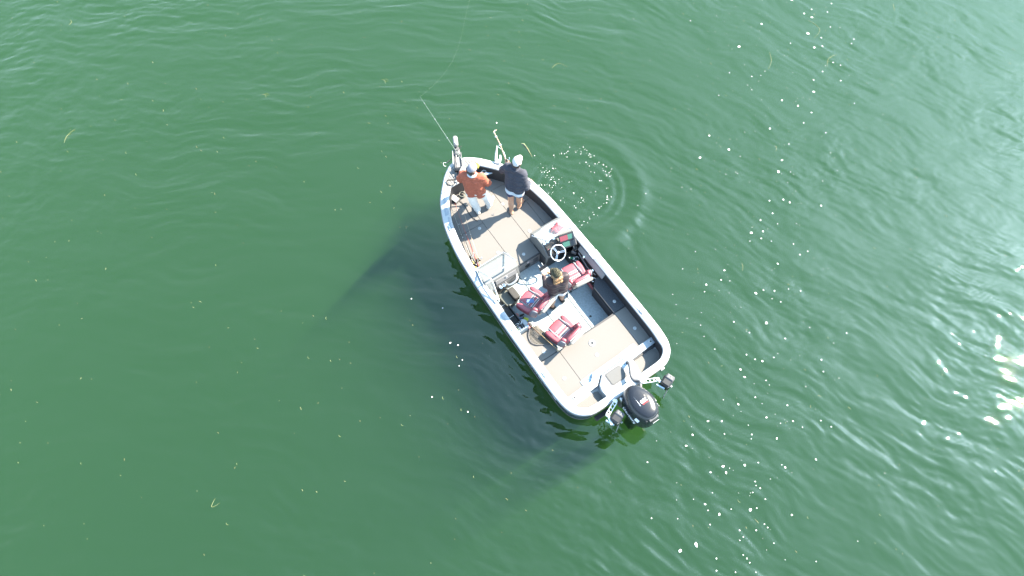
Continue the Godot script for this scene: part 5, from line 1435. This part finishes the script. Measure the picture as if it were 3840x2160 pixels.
# joints are given in boat axes; the person stands at pos and looks along the world yaw
func person(label: String, pos: Vector3, yaw: float, j: Dictionary, wear: Dictionary):
	var o := Node3D.new(); o.name = numbered("person"); add_child(o)
	o.transform = Transform3D(Basis(Vector3.UP, deg_to_rad(yaw)), BT * pos)
	tag(o, label, "person")
	var inv := o.transform.affine_inverse() * BT
	var J := {}
	for k in j:
		if j[k] is Vector3: J[k] = inv * (j[k] as Vector3)
	var X := Vector3.RIGHT
	var hb: Basis = Basis(Vector3.UP, deg_to_rad(j.get("head_yaw", 0.0))) * Basis(Vector3.RIGHT, deg_to_rad(j.get("head_pitch", -12.0)))
	var head: Vector3 = J.head
	var neck: Vector3 = (J.shl + J.shr) * 0.5 + Vector3(0, 0.05, 0)
	var chest: Vector3 = neck + Vector3(0, -0.17, 0.0)
	var pel: Vector3 = (J.hipl + J.hipr) * 0.5
	var sdir: Vector3 = (J.shr - J.shl).normalized()
	var pdir: Vector3 = (J.hipr - J.hipl).normalized()
	# skin: one body
	var g := G.new()
	var body := [[pel - pdir * 0.07, chest - sdir * 0.08, 0.10, 0.105], [pel + pdir * 0.07, chest + sdir * 0.08, 0.10, 0.105], [J.shl, J.shr, 0.06, 0.06], [neck - Vector3(0, 0.03, 0), head + Vector3(0, -0.05, 0), 0.062, 0.055],
		[J.shl, J.ell, 0.052, 0.043], [J.ell, J.hal, 0.042, 0.029], [J.shr, J.elr, 0.052, 0.043], [J.elr, J.har, 0.042, 0.029],
		[J.hipl, J.knl, 0.085, 0.058], [J.knl, J.anl, 0.058, 0.038], [J.hipr, J.knr, 0.085, 0.058], [J.knr, J.anr, 0.058, 0.038],
		[J.knl.lerp(J.anl, 0.3) + Vector3(0, 0, 0.012), J.knl.lerp(J.anl, 0.6), 0.055, 0.04], [J.knr.lerp(J.anr, 0.3) + Vector3(0, 0, 0.012), J.knr.lerp(J.anr, 0.6), 0.055, 0.04],
		[J.anl + (J.anl - J.toel).normalized() * 0.04 - Vector3(0, 0.03, 0), J.toel, 0.036, 0.026], [J.anr + (J.anr - J.toer).normalized() * 0.04 - Vector3(0, 0.03, 0), J.toer, 0.036, 0.026],
		[head + hb * Vector3(0, 0.0, 0.01), Vector3(0.074, 0.104, 0.092)]]
	net_into(g, body, 0.015, 0.035)
	# face and ears, finer
	var hs := [[head, Vector3(0.076, 0.108, 0.094)], [head + hb * Vector3(0, -0.055, -0.035), Vector3(0.055, 0.055, 0.055)],
		[head + hb * Vector3(0, 0.0, -0.09), head + hb * Vector3(0, -0.028, -0.108), 0.010, 0.014],
		[head + hb * Vector3(0, -0.060, -0.085), Vector3(0.026, 0.010, 0.014)], [head + hb * Vector3(0, 0.018, -0.082), Vector3(0.055, 0.012, 0.014)]]
	for s in [-1.0, 1.0]:
		hs.append([head + hb * Vector3(0.077 * s, 0.018, 0.008), head + hb * Vector3(0.083 * s, -0.025, 0.002), 0.012, 0.009])
		hs.append([head + hb * Vector3(0.032 * s, 0.002, -0.082), Vector3(0.014, 0.010, 0.010)])
	net_into(g, hs, 0.0065, 0.014)
	for q in ["l", "r"]:
		var w: Vector3 = J["ha" + q]
		var d: Vector3 = (J["grip" + q] - w).normalized() if J.has("grip" + q) else (w - (J["el" + q] as Vector3)).normalized()
		var up: Vector3 = (Vector3(0, 1, 0.1) - d * d.dot(Vector3(0, 1, 0.1))).normalized()
		var th := d.cross(up) * (-1.0 if q == "r" else 1.0)
		net_into(g, hand_bones(w - d * 0.01, d, up, th, j.get("curl", 0.75)), 0.0045, 0.008)
	part(o, "body", g.done(), M.skin)
	# top
	var tk: float = wear.get("bulk", 0.0)
	var hem: Vector3 = pel + Vector3(0, wear.get("hem", 0.02), 0)
	var top := [[hem - pdir * 0.085, chest - sdir * 0.085, 0.118 + tk, 0.128 + tk], [hem + pdir * 0.085, chest + sdir * 0.085, 0.118 + tk, 0.128 + tk], [J.shl + Vector3(0, 0.0, 0), J.shr, 0.083, 0.083], [neck - Vector3(0, 0.02, 0), neck + Vector3(0, 0.035, 0.005), 0.085, 0.074],
		[J.shl, J.ell, 0.082 + tk * 0.6, 0.066 + tk * 0.7], [J.ell, J.ell.lerp(J.hal, 0.92), 0.066 + tk * 0.7, 0.046 + tk * 0.4], [J.shr, J.elr, 0.082 + tk * 0.6, 0.066 + tk * 0.7], [J.elr, J.elr.lerp(J.har, 0.92), 0.066 + tk * 0.7, 0.046 + tk * 0.4]]
	g = G.new(); net_into(g, top, 0.0125, 0.045, 0.020, wear.get("fold", 7.0), wear.get("stretch", Vector3(0.8, 1.5, 0.8)))
	var jk := part(o, "jacket", g.done(), M[wear.top])
	if wear.has("collar"):
		g = G.new(); g.tube(curve([neck + Vector3(-0.075, 0.045, -0.01), neck + Vector3(-0.06, 0.05, 0.065), neck + Vector3(0, 0.045, 0.088), neck + Vector3(0.06, 0.05, 0.065), neck + Vector3(0.075, 0.045, -0.01)], 4), 0.026, 7)
		part(jk, "collar", g.done(), M[wear.collar])
	if wear.has("shirt"):
		g = G.new(); net_into(g, [[pel - pdir * 0.07 + Vector3(0, -0.02, 0), pel - pdir * 0.05 + Vector3(0, 0.04, 0), 0.140, 0.08], [pel + pdir * 0.07 + Vector3(0, -0.02, 0), pel + pdir * 0.05 + Vector3(0, 0.04, 0), 0.140, 0.08]], 0.014, 0.05, 0.012, 9.0)
		part(o, "shirt_tail", g.done(), M[wear.shirt])
	# legs
	var lg := [[pel - pdir * 0.05 + Vector3(0, -0.03, 0), J.hipl + Vector3(0, -0.04, 0), 0.096, 0.100], [pel + pdir * 0.05 + Vector3(0, -0.03, 0), J.hipr + Vector3(0, -0.04, 0), 0.096, 0.100]]
	var cut: float = wear.get("leg", 1.0)
	for q in ["l", "r"]:
		if cut >= 1.0:
			lg.append([J["hip" + q] + Vector3(0, -0.05, 0), J["kn" + q], 0.100, 0.082]); lg.append([J["kn" + q], (J["kn" + q] as Vector3).lerp(J["an" + q], 0.95), 0.080, 0.072])
		else: lg.append([J["hip" + q] + Vector3(0, -0.05, 0), (J["hip" + q] as Vector3).lerp(J["kn" + q], cut), 0.108, 0.100])
	g = G.new(); net_into(g, lg, 0.0125, 0.03, 0.014, 8.0)
	part(o, "trousers" if cut >= 1.0 else "shorts", g.done(), M[wear.legs])
	# shoes
	if wear.has("shoes"):
		for q in ["l", "r"]:
			var an: Vector3 = J["an" + q]; var toe: Vector3 = J["toe" + q]
			var f: Vector3 = (toe - an); f.y = 0; f = f.normalized()
			g = G.new(); net_into(g, [[an - f * 0.05 - Vector3(0, 0.035, 0), toe + f * 0.02 + Vector3(0, 0.008, 0), 0.047, 0.042], [an - Vector3(0, 0.02, 0) - f * 0.01, an + f * 0.05 - Vector3(0, 0.035, 0), 0.048, 0.044]], 0.01, 0.02)
			part(o, "shoe", g.done(), M[wear.shoes])
	# hair
	var hair := []
	for h in wear.hair: hair.append([head + hb * (h[0] as Vector3), head + hb * (h[1] as Vector3), h[2], h[3]])
	g = G.new(); net_into(g, hair, 0.008, 0.02, 0.012, 26.0, Vector3(1.6, 0.4, 1.6))
	part(o, "hair", g.done(), M[wear.hair_mat])
	cap_mesh(head, hb, M[wear.cap], M[wear.bill], o, wear.get("arch", false))
	return o

func build_people():
	var D := DECK
	# in rust jacket and white trousers, facing the bow with the long rod
	person("person in rust jacket, white trousers and grey cap with yellow bill", Vector3(-0.1, D, -2.3), -4.0, {
		"head": Vector3(-0.215, 2.0, -2.33), "shl": Vector3(-0.37, 1.80, -2.43), "shr": Vector3(-0.10, 1.79, -2.19), "ell": Vector3(-0.385, 1.50, -2.56), "elr": Vector3(0.03, 1.49, -2.18), "hal": Vector3(-0.10, 1.20, -2.66), "har": Vector3(0.0, 1.17, -2.50), "gripl": Vector3(-0.02, 1.14, -2.70), "gripr": Vector3(0.0, 1.13, -2.62),
		"hipl": Vector3(-0.30, 1.28, -2.33), "hipr": Vector3(-0.13, 1.28, -2.20), "knl": Vector3(-0.27, 0.88, -2.32), "knr": Vector3(0.02, 0.88, -2.24), "anl": Vector3(-0.20, 0.55, -2.26), "anr": Vector3(0.08, 0.55, -2.24), "toel": Vector3(-0.15, 0.50, -2.38), "toer": Vector3(0.23, 0.50, -2.35), "head_yaw": -34.0, "head_pitch": -14.0},
		{"top": "rust_cloth", "collar": "shirt_cloth", "legs": "white_cloth", "shoes": "shoe_white", "cap": "cap_grey", "bill": "cap_yellow", "hair_mat": "hair_dark", "arch": true, "bulk": 0.004, "hem": -0.035,
		"hair": [[Vector3(-0.06, -0.02, 0.05), Vector3(0.06, -0.02, 0.05), 0.045, 0.045], [Vector3(-0.04, -0.07, 0.065), Vector3(0.04, -0.07, 0.065), 0.035, 0.035]]})
	# in navy quilted jacket and white cap, fighting a fish
	person("person in navy quilted jacket, dark shorts and white cap, barefoot", Vector3(0.5, D, -1.87), -27.0, {
		"head": Vector3(0.585, 2.06, -1.93), "shl": Vector3(0.46, 1.85, -2.06), "shr": Vector3(0.61, 1.83, -1.77), "ell": Vector3(0.46, 1.52, -2.26), "elr": Vector3(0.63, 1.50, -1.66), "hal": Vector3(0.64, 1.36, -2.40), "har": Vector3(0.80, 1.34, -1.80), "gripl": Vector3(0.70, 1.40, -2.46), "gripr": Vector3(0.90, 1.32, -1.84),
		"hipl": Vector3(0.43, 1.31, -1.93), "hipr": Vector3(0.53, 1.31, -1.76), "knl": Vector3(0.41, 0.90, -1.89), "knr": Vector3(0.58, 0.90, -1.83), "anl": Vector3(0.385, 0.53, -1.83), "anr": Vector3(0.61, 0.53, -1.86), "toel": Vector3(0.44, 0.48, -1.97), "toer": Vector3(0.78, 0.48, -1.95), "head_yaw": 6.0, "head_pitch": -8.0, "curl": 0.85},
		{"top": "navy_cloth", "collar": "navy_cloth", "shirt": "shirt_cloth", "legs": "shorts_cloth", "leg": 0.42, "cap": "cap_white", "bill": "cap_white", "hair_mat": "hair_dark", "arch": true, "bulk": 0.006, "hem": 0.06, "fold": 5.0, "stretch": Vector3(0.5, 4.5, 0.5),
		"hair": [[Vector3(-0.055, 0.0, 0.055), Vector3(0.055, 0.0, 0.055), 0.042, 0.042], [Vector3(-0.035, -0.05, 0.07), Vector3(0.035, -0.05, 0.07), 0.030, 0.030]]})
	# in the cockpit with a remote control
	var F := FLOOR
	person("person in dark brown jacket, white shorts and camouflage cap holding a remote", Vector3(0.04, F, 0.36), 22.0, {
		"head": Vector3(-0.05, 1.60, 0.33), "shl": Vector3(-0.15, 1.41, 0.32), "shr": Vector3(0.13, 1.41, 0.40), "ell": Vector3(-0.20, 1.15, 0.25), "elr": Vector3(0.17, 1.15, 0.28), "hal": Vector3(-0.14, 1.22, 0.09), "har": Vector3(-0.01, 1.22, 0.10), "gripl": Vector3(-0.12, 1.26, 0.01), "gripr": Vector3(-0.04, 1.26, 0.02),
		"hipl": Vector3(-0.08, 0.90, 0.36), "hipr": Vector3(0.08, 0.90, 0.40), "knl": Vector3(-0.08, 0.53, 0.36), "knr": Vector3(0.15, 0.53, 0.36), "anl": Vector3(-0.08, 0.20, 0.36), "anr": Vector3(0.19, 0.20, 0.34), "toel": Vector3(-0.14, 0.155, 0.24), "toer": Vector3(0.20, 0.155, 0.20), "head_yaw": 4.0, "head_pitch": -24.0, "curl": 0.5},
		{"top": "brown_cloth", "legs": "white_cloth", "leg": 0.55, "shoes": "shoe_black", "cap": "cap_camo", "bill": "cap_camo", "hair_mat": "hair_blond", "bulk": 0.0, "hem": 0.04, "fold": 5.0,
		"hair": [[Vector3(-0.065, 0.0, 0.03), Vector3(0.065, 0.0, 0.03), 0.045, 0.045], [Vector3(-0.05, -0.07, 0.06), Vector3(0.05, -0.07, 0.06), 0.05, 0.05], [Vector3(-0.06, -0.15, 0.055), Vector3(0.05, -0.15, 0.06), 0.042, 0.042]]})
	var rc := thing("remote_control", "drone remote control with two white antennas held in both hands", "remote control", Vector3(-0.08, 1.24, 0.03), 2.0)
	part(rc, "case", m_box(Vector3(0.17, 0.05, 0.10), 0.018, Vector3.ZERO, Basis(Vector3.RIGHT, 0.5)), M.pale_plastic)
	part(rc, "phone", m_box(Vector3(0.16, 0.01, 0.08), 0.004, Vector3(0, 0.05, -0.07), Basis(Vector3.RIGHT, 0.9)), M.display_dark)
	for x in [-0.04, 0.04]: part(rc, "antenna", m_box(Vector3(0.012, 0.008, 0.10), 0.003, Vector3(x, 0.05, -0.12), Basis(Vector3.RIGHT, 0.35)), M.gel_white)

func _ready():
	var a := deg_to_rad(56.1)
	BT = Transform3D(Basis.looking_at(Vector3(-cos(a), 0, -sin(a))), Vector3(0.69, 0, -6.0))
	set_camera_and_light()
	make_materials()
	build_water()
	build_boat()
	seat(Vector3(-0.46, FLOOR, 0.20), 19.0, "red boat seat with a blue card on it, port side of the cockpit")
	seat(Vector3(0.57, FLOOR, 0.17), -4.0, "red boat seat behind the steering wheel")
	seat(Vector3(-0.34, FLOOR, 1.05), 13.0, "red boat seat against the rear deck, beside the landing net")
	var card := thing("licence_card", "blue and white card lying on the red port seat", "card", Vector3(-0.50, FLOOR + 0.492, 0.17), 0.0)
	part(card, "card", m_box(Vector3(0.15, 0.004, 0.085), 0.001, Vector3(0, 0.002, 0), Basis(Vector3.UP, -0.5)), M.blue_bit)
	part(card, "white_corner", m_prism(PackedVector2Array([Vector2(-0.08, -0.02), Vector2(-0.03, -0.062), Vector2(0.02, -0.03), Vector2(-0.05, 0.005)]), 0.0045, 0.0065), M.letter)
	build_outboard()
	anchor_pole(Vector3(-0.385, 0.50, 2.90), 0.0, "shallow water anchor pole on the port side of the motor", -1.0)
	anchor_pole(Vector3(0.26, 0.50, 2.88), 0.0, "shallow water anchor pole on the starboard side of the motor", 1.0)
	build_trolling_motor()
	build_rods()
	build_net()
	build_gear()
	build_people()
	build_flecks()
